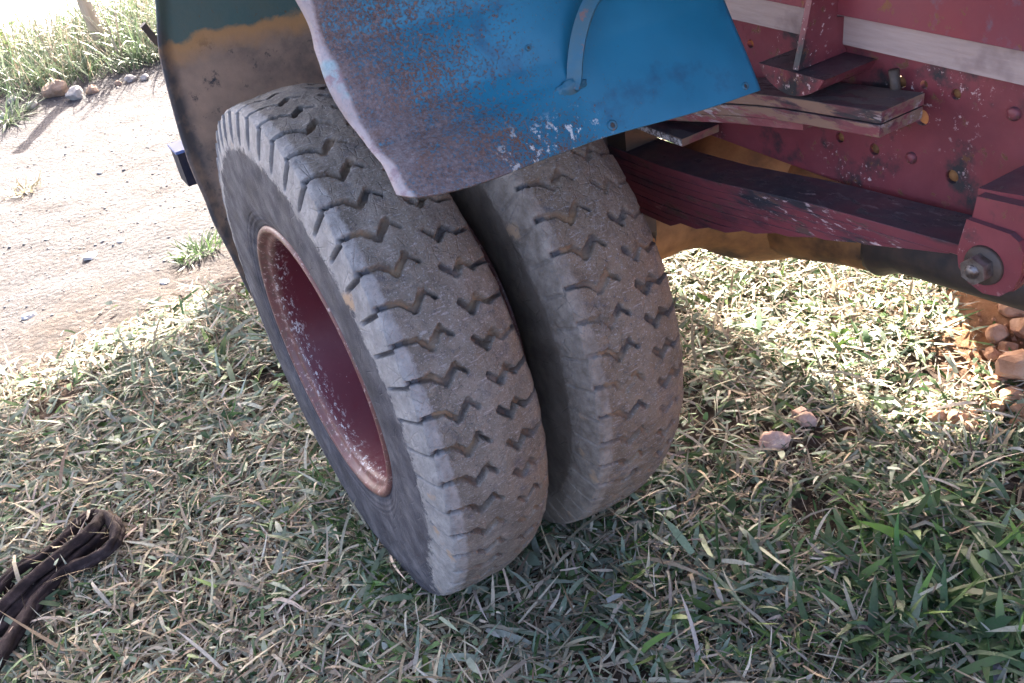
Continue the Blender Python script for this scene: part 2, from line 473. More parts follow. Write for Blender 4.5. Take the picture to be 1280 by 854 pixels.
def prism(poly, axis, a, b, bm=None):
    """polygon (list of 2-tuples in the two other axes, in x,y,z order) extruded along axis from a to b"""
    bm = bm or bmesh.new()
    def co(p, t):
        return {'x': (t, p[0], p[1]), 'y': (p[0], t, p[1]), 'z': (p[0], p[1], t)}[axis]
    v0 = [bm.verts.new(co(p, a)) for p in poly]
    v1 = [bm.verts.new(co(p, b)) for p in poly]
    n = len(poly)
    bm.faces.new(v0)
    bm.faces.new(v1[::-1])
    for i in range(n):
        bm.faces.new((v0[i], v1[i], v1[(i + 1) % n], v0[(i + 1) % n]))
    return bm


def boxbm(x0, x1, y0, y1, z0, z1, bm=None):
    return prism([(x0, y0), (x1, y0), (x1, y1), (x0, y1)], 'z', z0, z1, bm)


def wobble(o, amp, scale, seed=0.0):
    for v in o.data.vertices:
        q = Vector(v.co) * scale + Vector((seed, seed * 1.7, -seed))
        v.co += Vector(mnoise.noise_vector(q)) * amp


def lathe(profile, seg, mat, name, parent, loc=(0, 0, 0)):
    """profile of (x, r) turned about the X axis"""
    th = np.arange(seg) / seg * 2 * np.pi
    pr = np.array(profile)
    n = len(pr)
    V = np.stack([np.repeat(pr[:, 0][:, None], seg, 1), -pr[:, 1][:, None] * np.cos(th), pr[:, 1][:, None] * np.sin(th)], -1).reshape(-1, 3)
    i, j = np.meshgrid(np.arange(n - 1), np.arange(seg), indexing='ij')
    j2 = (j + 1) % seg
    q = np.stack([i * seg + j, i * seg + j2, (i + 1) * seg + j2, (i + 1) * seg + j], -1).reshape(-1, 4)
    return add_np(name, V, q, mat, parent, loc)


def tube(name, pts, rads, mat, parent=None, seg=12, loc=(0, 0, 0), flat=1.0, flat_dir=None, twist=0.0, caps=True, wob=0.0):
    pts = [Vector(p) for p in pts]
    n = len(pts)
    V, F = [], []
    ref = Vector(flat_dir) if flat_dir else None
    for i, p in enumerate(pts):
        t = (pts[min(i + 1, n - 1)] - pts[max(i - 1, 0)]).normalized()
        a = (ref or Vector((0, 0, 1) if abs(t.z) < 0.9 else (1, 0, 0)))
        a = (a - t * a.dot(t)).normalized()
        b = t.cross(a)
        if twist:
            a, b = a * math.cos(twist * i) + b * math.sin(twist * i), b * math.cos(twist * i) - a * math.sin(twist * i)
        r = rads[i] if hasattr(rads, '__len__') else rads
        for s in range(seg):
            th = 2 * math.pi * s / seg
            q = p + a * (math.sin(th) * r * flat) + b * (math.cos(th) * r)
            if wob: q += Vector(mnoise.noise_vector(q * 28)) * wob + Vector(mnoise.noise_vector(q * 75)) * wob * 0.45
            V.append(q)
    for i in range(n - 1):
        for s in range(seg):
            s2 = (s + 1) % seg
            F.append((i * seg + s, i * seg + s2, (i + 1) * seg + s2, (i + 1) * seg + s))
    if caps:
        F.append(tuple(range(seg))[::-1])
        F.append(tuple((n - 1) * seg + s for s in range(seg)))
    return add(name, V, F, mat, parent, loc, smooth=True)


def spline(pts, n):
    """Catmull-Rom through points"""
    pts = [Vector(p) for p in pts]
    e = [pts[0] * 2 - pts[1]] + pts + [pts[-1] * 2 - pts[-2]]
    out = []
    for i in range(len(pts) - 1):
        p0, p1, p2, p3 = e[i:i + 4]
        for k_ in range(n):
            t = k_ / n
            out.append(0.5 * (2 * p1 + (p2 - p0) * t + (2 * p0 - 5 * p1 + 4 * p2 - p3) * t * t + (3 * p1 - p0 - 3 * p2 + p3) * t ** 3))
    out.append(pts[-1])
    return out


def interp(x, xs, ys):
    return float(np.interp(x, xs, ys))


def vn3(p, seed=0):
    """numpy value noise, p (...,3)"""
    p = np.asarray(p, float)
    i = np.floor(p).astype(np.int64)
    f = p - i
    f = f * f * (3 - 2 * f)
    def h(a, b, c):
        n = (a * 374761393 + b * 668265263 + c * 2147483647 + seed * 974634777) & 0xFFFFFFFF
        n = ((n ^ (n >> 13)) * 1274126177) & 0xFFFFFFFF
        return ((n ^ (n >> 16)) & 0xFFFF) / 65535.0
    r = 0
    for dx in (0, 1):
        for dy in (0, 1):
            for dz in (0, 1):
                w = (f[..., 0] if dx else 1 - f[..., 0]) * (f[..., 1] if dy else 1 - f[..., 1]) * (f[..., 2] if dz else 1 - f[..., 2])
                r = r + w * h(i[..., 0] + dx, i[..., 1] + dy, i[..., 2] + dz)
    return r


def vn2(x, y, s, seed=0):
    return vn3(np.stack([np.asarray(x) * s, np.asarray(y) * s, np.zeros_like(np.asarray(x, float)) + 0.37], -1), seed)


def tag(o, label, cat=None, group=None, kind=None):
    if label: o['label'] = label
    if cat: o['category'] = cat
    if group: o['group'] = group
    if kind: o['kind'] = kind
    return o


# ------------------------------------------------------------------ ground
def ground_z(x, y):
    x = np.asarray(x, float)
    y = np.asarray(y, float)
    z = (vn2(x, y, 3.0, 1) - 0.5) * 0.022 + (vn2(x, y, 11.0, 2) - 0.5) * 0.012
    near = np.exp(-((x - 0.22) ** 2 / 0.12 + (y + 0.02) ** 2 / 0.08))      # flat where the tyres stand
    z = z * (1 - 0.8 * near)
    z = z + 0.022 * np.exp(-((x - 0.22) ** 2 / 0.20 + (y + 0.02) ** 2 / 0.16))
    z = z + 0.034 * np.exp(-((x - 0.40) ** 2 / 0.02 + (y + 0.13) ** 2 / 0.02))
    heap = np.exp(-((x - 1.62) ** 2 / 0.04 + (y + 0.42) ** 2 / 0.06))     # small heap of orange soil
    z = z + heap * 0.07
    bank = 1 / (1 + np.exp(-(y - 4.5) / 0.18))                              # low bank under the weeds
    z = z + bank * 0.06 * np.exp(-np.maximum(y - 4.6, 0) / 3.0)
    return z


def lines(a, b, step, far):
    core = np.arange(a, b + 1e-6, step)
    g = step * 1.25 ** np.arange(1, 60)
    g = np.cumsum(g)
    g = g[g < far]
    return np.concatenate([(a - g)[::-1], core, b + g])


gx, gy = lines(-2.2, 3.0, 0.022, 400), lines(-2.0, 5.5, 0.025, 600)
GX, GY = np.meshgrid(gx, gy, indexing='ij')
GV = np.stack([GX, GY, ground_z(GX, GY)], -1).reshape(-1, 3)
ii, jj = np.meshgrid(np.arange(len(gx) - 1), np.arange(len(gy) - 1), indexing='ij')
ny_ = len(gy)
GQ = np.stack([ii * ny_ + jj, (ii + 1) * ny_ + jj, (ii + 1) * ny_ + jj + 1, ii * ny_ + jj + 1], -1).reshape(-1, 4)
tag(add_np('ground', GV, GQ, 'ground'), 'bare soil under grass running into a pale gravel track', kind='structure')

# ------------------------------------------------------------------ the truck
truck = bpy.data.objects.new('truck', None)
COL.objects.link(truck)
tag(truck, 'old maroon truck rear with twin tyres and rusty blue mudguard standing on grass', 'truck')
XC = 1.15            # the truck's centre line
RT, ZC = 0.486, 0.474
DUAL = 0.2815
NP = 53              # tread pitches round the tyre


def smooth01(t):
    t = np.clip(t, 0, 1)
    return t * t * (3 - 2 * t)


def make_tyre(name, phase, mat, parent, seed, slit_amp=1.0, dmul=1.0):
    # profile from outer bead over the crown to the inner bead
    left = [(-0.022, 0.262), (-0.0275, 0.272), (-0.032, 0.283), (-0.0350, 0.297), (-0.0372, 0.315), (-0.0385, 0.338), (-0.0388, 0.362), (-0.0382, 0.385)]
    butt_r = np.linspace(0.400, 0.4745, 24)
    butt_x = np.interp(butt_r, [0.400, 0.415, 0.44, 0.46, 0.4745], [-0.0372, -0.0358, -0.0312, -0.0258, -0.0210])
    crx = np.arange(-0.0195, 0.1725, 0.0017)
    crr = np.interp(crx, [-0.0195, -0.017, 0.0, 0.05, 0.086, 0.11, 0.13, 0.145, 0.158, 0.166, 0.1725], [0.4755, 0.4780, 0.4812, 0.4850, 0.4855, 0.482, 0.4765, 0.471, 0.4635, 0.458, 0.4515])
    # soften the kinks
    for _ in range(3):
        crr[1:-1] = 0.25 * crr[:-2] + 0.5 * crr[1:-1] + 0.25 * crr[2:]
    right = [(0.1765, 0.444), (0.1805, 0.432), (0.185, 0.416), (0.1895, 0.395), (0.1930, 0.37), (0.1945, 0.345), (0.1935, 0.318), (0.1895, 0.295), (0.183, 0.278), (0.176, 0.265)]
    px = np.concatenate([[a for a, b in left], butt_x, crx, [a for a, b in right]])
    pr = np.concatenate([[b for a, b in left], butt_r, crr, [b for a, b in right]])
    n = len(px)
    tx, tr = np.gradient(px), np.gradient(pr)
    L = np.hypot(tx, tr)
    nx, nr = -tr / L, tx / L                      # outward normal of the profile
    seg = NP * 36
    ang = np.arange(seg) / seg * 2 * np.pi
    pitch = 2 * np.pi / NP
    Lp = pitch * 0.484
    PX, A = np.meshgrid(px, ang, indexing='ij')
    PR = np.repeat(pr[:, None], seg, 1)
    pid = np.floor((A - phase) / pitch)
    # no two pitches are worn quite alike
    jit = lambda k_: vn3(np.stack([pid * 0.731 + 0.5, pid * 0 + k_ * 3.3, pid * 0], -1), seed + 40)
    U = ((A - phase) / pitch - pid) * Lp
    # wavering of the groove edges
    pos = np.stack([PX, -PR * np.cos(A), PR * np.sin(A)], -1)
    w1 = 0.6 * (vn3(pos * 160, seed) - 0.5) + 0.6 * (vn3(pos * 340, seed + 1) - 0.5)
    w2 = vn3(pos * 45 + 9, seed) - 0.5
    w3 = vn3(pos * 9 + 3, seed)
    lineA = [(-0.021, 0.0015), (-0.004, 0.0005), (0.016, -0.003), (0.031, -0.0205), (0.0526, 0.0), (0.067, -0.0165)]
    lineB = [(0.096, 0.022), (0.111, 0.0040), (0.128, 0.0205), (0.143, 0.006), (0.176, 0.011)]
    best = np.full(PX.shape, 9.0)
    wfac = np.ones(PX.shape)
    for line, ws in ((lineA, (0.85, 0.9, 1.0, 1.22, 0.62)), (lineB, (0.95, 1.1, 0.95, 0.75))):
        for (a, b), wid in zip(zip(line[:-1], line[1:]), ws):
            for off in (-Lp, 0, Lp):
                ax, au = a[0], a[1] + off
                dx, du = b[0] - a[0], b[1] - a[1]
                t = np.clip(((PX - ax) * dx + (U - au) * du) / (dx * dx + du * du), 0, 1)
                d = np.hypot(PX - ax - t * dx, U - au - t * du) / wid
                best = np.minimum(best, d)
    hw = 0.0045 + 0.0016 * w2 + 0.0016 * (w3 - 0.5)
    g = 1 - smooth01((best + 0.0030 * w1 + 0.0030 * w2 - hw + 0.0008) / 0.0018)
    on_crown = (np.arange(n) >= len(left) + len(butt_r) - 1)[:, None] & (np.arange(n) < len(left) + len(butt_r) + len(crx) + 1)[:, None]
    g = g * on_crown
    # radial slits on the worn shoulder, two to a pitch, of uneven length
    is_b = (np.arange(n) < len(left) + len(butt_r))[:, None]
    slit = np.zeros(PX.shape)
    for c0, r0 in ((-0.0050, 0.4215),):
        d = np.minimum(np.abs(U - c0), np.minimum(np.abs(U - c0 - Lp), np.abs(U - c0 + Lp)))
        rl = r0 + 0.018 * (vn3(np.stack([pid * 0.77, pid * 0 + c0 * 90, pid * 0], -1), seed) - 0.5)
        slit = np.maximum(slit, (1 - smooth01((d + 0.0015 * w1 - 0.0025) / 0.0018)) * smooth01((PR - rl) / 0.006))
    slit = slit * is_b * slit_amp
    saw = (np.mod(U / Lp + 0.075, 1.0) - 0.5) * smooth01((PR - 0.425) / 0.02) * is_b * slit_amp
    # tread is more worn on some blocks
    chunk = smooth01((vn3(pos * 26 + 5, seed + 9) - 0.18) / 0.25)
    depth = 0.0125 * dmul * (0.35 + 1.1 * w3) * (0.35 + 0.65 * chunk)
    disp = -g * depth - slit * 0.0085 - 0.0034 * saw
    # raised shoulder step, block wear and chunking
    chip = smooth01((vn3(pos * 70 + 17, seed + 5) - 0.72) / 0.12) * smooth01((0.010 - best) / 0.006)
    disp = disp - 0.0035 * chip * on_crown + 0.0030 * w2 * on_crown + 0.0016 * w1 * on_crown
    rr_edge = smooth01((PR - 0.406 - 0.012 * w2) / 0.006)
    disp = disp + is_b * 0.0008 * rr_edge
    disp = disp + is_b * (~(PR > 0.40)) * 0.0009 * np.sin((PR - 0.27) * 330) * (PR > 0.275)
    VX = PX + nx[:, None] * disp
    VR = PR + nr[:, None] * disp
    V = np.stack([VX, -VR * np.cos(A), VR * np.sin(A)], -1)
    # flattened and bulged where it carries the load
    zlim = -ZC - 0.002
    low = V[..., 2] < zlim
    V[..., 2] = np.where(low, zlim, V[..., 2])
    i, j = np.meshgrid(np.arange(n - 1), np.arange(seg), indexing='ij')
    j2 = (j + 1) % seg
    q = np.stack([i * seg + j, (i + 1) * seg + j, (i + 1) * seg + j2, i * seg + j2], -1).reshape(-1, 4)
    return add_np(name, V.reshape(-1, 3), q, mat, parent, smooth=True, attrs={'groove': np.maximum(np.maximum(g * np.clip(depth / 0.008, 0.25, 1), slit), 0.6 * chip * on_crown).ravel()})


def make_wheel(loc, phase, tmat, seed, samp=1.0, dm=1.0):
    prof = [(-0.020, 0.2715), (-0.027, 0.2725), (-0.0315, 0.2705), (-0.0335, 0.2665), (-0.0328, 0.2620), (-0.0285, 0.2585), (-0.0225, 0.2565),
            (-0.0185, 0.2520), (-0.0180, 0.2465), (-0.0150, 0.2425), (-0.004, 0.2405), (0.012, 0.2385), (0.045, 0.2335), (0.085, 0.2280),
            (0.110, 0.2220), (0.124, 0.2080), (0.128, 0.185), (0.120, 0.165), (0.110, 0.150), (0.106, 0.130), (0.106, 0.085), (0.106, 0.0)]
    w = lathe(prof, 128, 'rim', 'wheel', truck, loc)
    # rim back, so that nothing is open from behind
    lathe([(-0.020, 0.2715), (0.0, 0.262), (0.09, 0.255), (0.15, 0.262), (0.178, 0.272), (0.182, 0.268), (0.16, 0.250), (0.09, 0.236)], 96, 'rim', 'rim', w)
    tyre = make_tyre('tyre', phase, tmat, w, seed, samp, dm)
    lathe([(0.106, 0.082), (0.060, 0.080), (0.045, 0.074), (0.040, 0.060), (0.038, 0.0)], 40, 'rim', 'hub', w)
    nut = None
    for q in range(10):
        th = 2 * math.pi * q / 10
        if nut is None:
            bm = bmesh.new()
            prism([(0.015 * math.cos(a * math.pi / 3), 0.015 * math.sin(a * math.pi / 3)) for a in range(6)], 'x', 0.080, 0.108, bm)
            nut = bm_obj('wheel_nut', bm, 'bolt', w, bevel=0.002)
            o = nut
        else:
            o = nut.copy()
            COL.objects.link(o)
            o.parent = w
        o.location = (0, 0.108 * math.cos(th), 0.108 * math.sin(th))
    return w


phA = math.radians(51.0)
phB = math.radians(40.9)
w_out = make_wheel((0.0, 0.0, ZC), phA, 'tyre_out', 3)
w_in = make_wheel((DUAL, 0.0, ZC), phB, 'tyre_in', 8, 0.22, 0.62)
tag(w_out, 'outer wheel with grey worn zigzag tread and red rim')
tag(w_in, 'inner wheel with browner muddy tread')


def copy_tree(o, parent, rotz, loc):
    c = o.copy()
    COL.objects.link(c)
    c.parent = parent
    c.location = loc
    c.rotation_euler = (0, 0, rotz)
    for ch in [q for q in bpy.data.objects if q.parent == o]:
        d = ch.copy()
        COL.objects.link(d)
        d.parent = c
    return c


fw1 = copy_tree(w_out, truck, math.pi, (2 * XC, 0, ZC))
fw2 = copy_tree(w_in, truck, math.pi, (2 * XC - DUAL, 0, ZC))
for f_, n_ in ((fw1, 'far side outer wheel'), (fw2, 'far side inner wheel')): f_['label'] = n_ + ' on the other end of the axle'

# ---- axle, differential, propeller shaft
lathe([(0.33, 0.0), (0.33, 0.17), (0.36, 0.20), (0.50, 0.205), (0.515, 0.19), (0.52, 0.10), (0.555, 0.085), (0.58, 0.082), (0.80, 0.088), (0.86, 0.105), (0.92, 0.150), (0.98, 0.185), (1.04, 0.205),
       (1.09, 0.210), (1.14, 0.205), (1.20, 0.185), (1.26, 0.150), (1.32, 0.105), (1.40, 0.088), (1.62, 0.082), (1.66, 0.10), (1.665, 0.19), (1.68, 0.205), (1.82, 0.20), (1.85, 0.17), (1.85, 0.0)], 48, 'axle', 'axle_housing', truck, (0, 0, ZC - 0.005))
nose = tube('differential_nose', [(1.07, -0.10, 0.455), (1.07, -0.20, 0.445), (1.07, -0.30, 0.43), (1.07, -0.36, 0.425)], [0.15, 0.125, 0.085, 0.07], 'axle', truck, 20)
tube('propeller_shaft', [(1.07, -0.34, 0.425), (1.07, -0.36, 0.427), (1.07, -0.40, 0.433), (1.07, -2.6, 0.70)], [0.07, 0.075, 0.058, 0.058], 'dark', truck, 24)

# ---- frame rails: the near web has real bolt holes
RX = 0.70


def rail_web(name, x0, x1, parent, holes):
    cu = bpy.data.curves.new(name, 'CURVE')
    cu.dimensions = '2D'
    cu.fill_mode = 'BOTH'
    cu.extrude = abs(x1 - x0) / 2
    def ring(pts):
        s = cu.splines.new('POLY')
        s.points.add(len(pts) - 1)
        for p, q in zip(s.points, pts): p.co = (q[0], q[1], 0, 1)
        s.use_cyclic_u = True
    ring([(-4.6, 0.752), (2.70, 0.752), (2.70, 0.966), (-4.6, 0.966)])
    for y, z, r in holes:
        ring([(y + r * math.cos(a * math.pi / 8), z + r * math.sin(a * math.pi / 8)) for a in range(16)])
    tmp = bpy.data.objects.new('tmp', cu)
    COL.objects.link(tmp)
    dg = bpy.context.evaluated_depsgraph_get()
    me = bpy.data.meshes.new_from_object(tmp.evaluated_get(dg))
    bpy.data.objects.remove(tmp)
    me.transform(Matrix(((0, 0, 1, (x0 + x1) / 2), (1, 0, 0, 0), (0, 1, 0, 0), (0, 0, 0, 1))))
    me.materials.clear()
    me.materials.append(MAT['red'])
    me.name = name
    o = bpy.data.objects.new(name, me)
    COL.objects.link(o)
    o.parent = parent
    return o


holes = []
for hx, hy, r in ((1195, 118, 0.0075), (1152, 147, 0.0115), (1093, 187, 0.009), (1190, 221, 0.010), (1050, 172, 0.008), (938, 55, 0.007), (1126, 103, 0.009), (1155, 106, 0.006)):
    q = P(hx, hy, x=RX)
    holes.append((q.y, q.z, r))
rail = rail_web('frame_rail', RX, RX + 0.008, truck, holes)
tag(rail, 'maroon steel frame rail pierced by bolt holes')
for nm, z0, z1 in (('bottom_flange', 0.744, 0.7515), ('top_flange', 0.9575, 0.9655)):
    bm_obj(nm, boxbm(RX + 0.0085, RX + 0.07, -4.6, 2.70, z0, z1), 'red', rail)
# slotted screws / plugs left in some holes
for hx, hy, r in ((1140, 197, 0.0085), (1268, 142, 0.009)):
    q = P(hx, hy, x=RX)
    lathe([(-0.006, 0.0), (-0.006, r * 0.7), (-0.003, r), (0.004, r)], 14, 'red', 'rivet', rail, (RX, q.y, q.z))
for hx, hy, r in ((1195, 118, 0.0075), (1093, 187, 0.009), (1190, 221, 0.010), (1050, 172, 0.008), (1126, 103, 0.009)):
    q = P(hx, hy, x=RX)
    o = tube('hole_glow_plug', [(RX + 0.004, q.y, q.z), (RX + 0.018, q.y, q.z), (RX + 0.03, q.y, q.z)], r * 0.82, 'axle', rail, 10)  # added orange plug standing for sunlit rust glimpsed through the hole
far_web = rail.copy()
COL.objects.link(far_web)
far_web.parent = truck
far_web.rotation_euler = (0, 0, math.pi)
far_web.location = (2 * XC, -1.90, 0)
far_web['label'] = 'far frame rail of the truck'
for yy in (-3.6, -1.7, 1.0, 2.6):
    bm_obj('cross_member', boxbm(RX + 0.009, 2 * XC - RX - 0.009, yy, yy + 0.08, 0.775, 0.945), 'axle', truck)

bm_obj('cross_beam', boxbm(RX + 0.009, 2 * XC - RX - 0.009, 0.30, 0.38, 0.58, 0.775), 'axle', truck)

# timber sill, in lengths, lying on the rail, and the bed's steel sill above it
y_prev = -4.6
for y_end in (-2.4, -1.35, 0.72, 2.70):
    bm_obj('timber_sill', boxbm(RX - 0.010 + random.uniform(-.001, .001), RX + 0.07, y_prev + 0.0002, y_end - 0.0002, 0.967, 1.0065), 'timber', truck, bevel=0.0012)
    y_prev = y_end
bm_obj('bed_sill', boxbm(RX - 0.024, RX + 0.06, -4.6, 2.70, 1.0125, 1.165), 'body', truck, bevel=0.004)
bm_obj('bed_sill', boxbm(2 * XC - RX - 0.06, 2 * XC - RX + 0.018, -4.6, 2.70, 0.967, 1.165), 'body', truck, bevel=0.004)

# ---- main leaf spring
SX0, SX1 = 0.600, 0.682
ys_top = [-0.90, -0.83, -0.72, -0.58, -0.48, -0.37, -0.24, -0.12, 0.0]
zs_top = [0.797, 0.789, 0.777, 0.763, 0.749, 0.732, 0.720, 0.7155, 0.714]


def leaf_obj(name, y_end, top_off, thick, mat, parent, topfun, x0, x1, y_end2=None, chamfer=0.0, n=26, taper=False):
    ya, yb = y_end, (y_end2 if y_end2 is not None else -y_end)
    V, F = [], []
    ys = np.linspace(ya, yb, n)
    tk0 = thick
    for i, y in enumerate(ys):
        thick = tk0 * (0.25 if (taper and i in (0, n - 1)) else 1.0)
        zt = topfun(y) - top_off
        e = 0.0
        if chamfer and i in (0, n - 1): e = chamfer
        b = 0.0008
        for (x, z) in ((x0 + e, zt - b), (x0 + b + e, zt), (x1 - b - e, zt), (x1 - e, zt - b), (x1 - e, zt - thick + b), (x1 - b - e, zt - thick), (x0 + b + e, zt - thick), (x0 + e, zt - thick + b)):
            V.append((x, y, z))
    for i in range(n - 1):
        for s in range(8):
            F.append((i * 8 + s, (i + 1) * 8 + s, (i + 1) * 8 + (s + 1) % 8, i * 8 + (s + 1) % 8))
    F.append(tuple(range(8)))
    F.append(tuple((n - 1) * 8 + s for s in range(8))[::-1])
    return add(name, V, F, mat, parent)


def top_main(y): return interp(-abs(y), ys_top, zs_top)


spring = leaf_obj('leaf_spring', -0.868, 0.0, 0.0150, 'spring', truck, top_main, SX0, SX1, 0.90)
tag(spring, 'thick pack of maroon spring leaves above the axle')
T = 0.0150
kleaf = 0
while T < 0.112:
    th = 0.0122
    yend = -0.845 + (T - 0.010) / 0.104 * 0.64 + random.uniform(-.006, .006)
    jx = random.uniform(-0.0007, 0.0007)
    leaf_obj('leaf', yend, T + 0.0003, th, 'spring', spring, top_main, SX0 + jx, SX1 + jx, chamfer=0.003, taper=True)
    T += th + 0.0003
# spring eye and seat
lathe([(SX0, 0.014), (SX0, 0.027), (SX1, 0.027), (SX1, 0.014)], 24, 'spring', 'spring_eye', spring, (0, -0.880, 0.783))
bm_obj('spring_seat', boxbm(SX0 - 0.01, SX1 + 0.01, -0.09, 0.09, 0.50, 0.601), 'dark', spring, bevel=0.004)
for yy in (-0.075, 0.075):
    for xx in (SX0 - 0.010, SX1 + 0.010):
        tube('u_bolt', [(xx, yy, 0.47), (xx, yy, 0.84)], 0.010, 'dark', spring, 10)

# ---- helper spring above it
hy = [-0.72, -0.695, -0.50, -0.40, -0.20, 0.0]
hz = [0.936, 0.932, 0.910, 0.891, 0.846, 0.828]


def top_help(y): return interp(-abs(y), hy, hz)


helper = leaf_obj('helper_spring', -0.695, 0.0, 0.0165, 'helper', truck, top_help, SX0, SX1)
leaf_obj('leaf', -0.695, 0.0185, 0.0170, 'helper', helper, top_help, SX0 - 0.001, SX1 - 0.001)
leaf_obj('leaf', -0.555, 0.0362, 0.0130, 'helper', helper, top_help, SX0 + 0.001, SX1, chamfer=0.008)
def top_short(y): return 0.7865


lf = leaf_obj('leaf', -0.296, 0.0, 0.0135, 'helper', helper, top_short, SX0, SX1)
leaf_obj('bare_leaf_end', -0.2968, 0.0012, 0.0112, 'chalk', helper, top_short, SX0 - 0.0016, SX0 - 0.0001, -0.16)
bm_obj('spacer_block', boxbm(SX0 + 0.004, SX1 - 0.004, -0.13, 0.13, 0.714, 0.766), 'dark', helper, bevel=0.004)

# ---- slipper bracket: half-moon pad on a gusset
a_, b_ = P(948, 78, x=SX0 - 0.002), P(1030, 105, x=SX0 - 0.002)
y0, y1, zt = b_.y, a_.y, 0.9535
poly = [(y1, zt), (y0, zt)]
for q in range(1, 12):
    t = q / 12
    poly.append((y0 + (y1 - y0) * t, zt - 0.006 - 0.028 * math.sin(math.pi * t) ** 0.8))
pad = bm_obj('slipper_pad', prism(poly, 'x', SX0 - 0.002, RX - 0.0005), 'red', truck, bevel=0.0015)
tag(pad, 'half-moon pad above the end of the helper spring')
gp = [(SX0 + 0.004, 0.9545), (RX - 0.0005, 0.9545), (RX - 0.0105, 0.969), (RX - 0.0105, 1.006), (RX - 0.0245, 1.0095), (RX - 0.0245, 1.13), (SX0 + 0.046, 1.13), (SX0 + 0.012, 0.985)]
gus = bm_obj('gusset_plate', prism(gp, 'y', -0.548, -0.538), 'red', truck)
tube('stop_pin', [(RX - 0.02, -0.645, 0.953), (RX - 0.018, -0.648, 0.93), (RX - 0.012, -0.652, 0.905)], 0.007, 'dark', truck, 10)

# ---- spring hanger with pin and nut
HX = 0.572
h_top = P(1222, 243, x=HX)
hp = [(h_top.y, 0.878)]
hp += [(-0.855, 0.812), (-0.853, 0.795), (-0.862, 0.776), (-0.880, 0.766), (-0.905, 0.765), (-0.925, 0.775), (-0.936, 0.80), (-0.938, 0.845)]
hp += [(-1.06, 0.870), (-1.06, 0.905), (-0.93, 0.885)]
hang = bm_obj('spring_hanger', prism(hp, 'x', HX, HX + 0.014), 'red', truck, bevel=0.002)
tag(hang, 'maroon spring hanger with a pin through it')
bm_obj('hanger_lug', prism([(-0.858, 0.850), (-0.851, 0.806), (-0.856, 0.784), (-0.872, 0.768), (-0.893, 0.762), (-0.914, 0.767), (-0.929, 0.783), (-0.935, 0.805), (-0.934, 0.832), (-0.926, 0.845), (-0.914, 0.851)], 'x', HX - 0.009, HX - 0.0005), 'red', hang, bevel=0.0018)
bm_obj('hanger_top_plate', prism([(-0.852, 0.872), (-0.852, 0.880), (-1.06, 0.910), (-1.06, 0.900)], 'x', HX + 0.0145, RX - 0.0005), 'red', hang)
bm_obj('hanger_inner_plate', prism([(-0.862, 0.866), (-0.855, 0.80), (-0.885, 0.768), (-0.93, 0.78), (-1.05, 0.866)], 'x', SX1 + 0.002, RX - 0.001), 'red', hang)
ly = -0.889
lathe([(-0.002, 0.0), (-0.002, 0.024), (0.003, 0.0255), (0.003, 0.0)], 24, 'dark', 'washer', hang, (HX - 0.012, ly, 0.800))
bm = bmesh.new()
prism([(0.0175 * math.cos(a * math.pi / 3 + .3), 0.0175 * math.sin(a * math.pi / 3 + .3)) for a in range(6)], 'x', HX - 0.031, HX - 0.0145, bm)
bm_obj('hanger_nut', bm, 'bolt', hang, (0, ly, 0.800), bevel=0.002)
lathe([(0.0, 0.0), (0.0, 0.0060), (0.0003, 0.0063), (0.003, 0.0085), (0.0033, 0.009), (0.14, 0.009)], 16, 'bolt', 'hanger_pin', hang, (HX - 0.036, ly, 0.800))

# ---- blue mudguard sheet in front of the tyres
le_z = [1.005, 1.030, 1.039, 1.065, 1.072, 1.093, 1.123, 1.146, 1.161, 1.211, 1.36, 1.505]
le_y = [-0.690, -0.662, -0.648, -0.608, -0.580, -0.543, -0.530, -0.514, -0.498, -0.491, -0.44, -0.41]
re_z = [0.97, 0.994, 1.094, 1.20, 1.36, 1.505]
re_y = [-0.648, -0.634, -0.572, -0.520, -0.45, -0.41]
NX, NZ = 110, 110
V = []
for i in range(NX + 1):
    u = i / NX
    x = -0.05 + 0.50 * u
    zb = 1.0425 + (0.9935 - 1.0425) * u - 0.010 * math.sin(u * math.pi)
    for j in range(NZ + 1):
        t = (j / NZ) ** 1.4
        z = zb + (1.503 - zb) * t
        yl, yr = interp(z, le_z, le_y), interp(z, re_z, re_y)
        s = min(1, max(0, (u - 0.0) / 0.55))
        s = s * s * (3 - 2 * s)
        y = yl * (1 - s) + yr * s
        # outer edge rolled back
        e = max(0, 1 - u / 0.036)
        y += -0.014 * (1 - e * e) * (1 - s)
        xx = x + 0.004 * math.sin(z * 60) * e
        y += 0.0022 * mnoise.noise(Vector((x * 14, z * 14, 0.3))) + 0.007 * mnoise.noise(Vector((x * 6, z * 7, 7.0)))
        V.append((xx, y, z))
F = []
W = NZ + 1
for i in range(NX):
    for j in range(NZ):
        F.append((i * W + j, (i + 1) * W + j, (i + 1) * W + j + 1, i * W + j + 1))
guard = add('front_mudguard', V, F, 'blue', truck, smooth=True)
tag(guard, 'blue sheet-metal mudguard peppered with rust, outer edge bent')
sm = guard.modifiers.new('thick', 'SOLIDIFY')
sm.thickness = 0.0035
sm.offset = -1.0


def on_guard(px, py):
    """point of the blue sheet behind a photo pixel (mesh lookup)"""
    d = (P(px, py, y=0) - Vector(CAM)).normalized()
    best = None
    ok, loc, nor, idx = GUARD_BVH.ray_cast(Vector(CAM), d)[0], *GUARD_BVH.ray_cast(Vector(CAM), d)[:3]
    return ok, loc


from mathutils.bvhtree import BVHTree
GUARD_BVH = BVHTree.FromPolygons([Vector(v) for v in V], F)


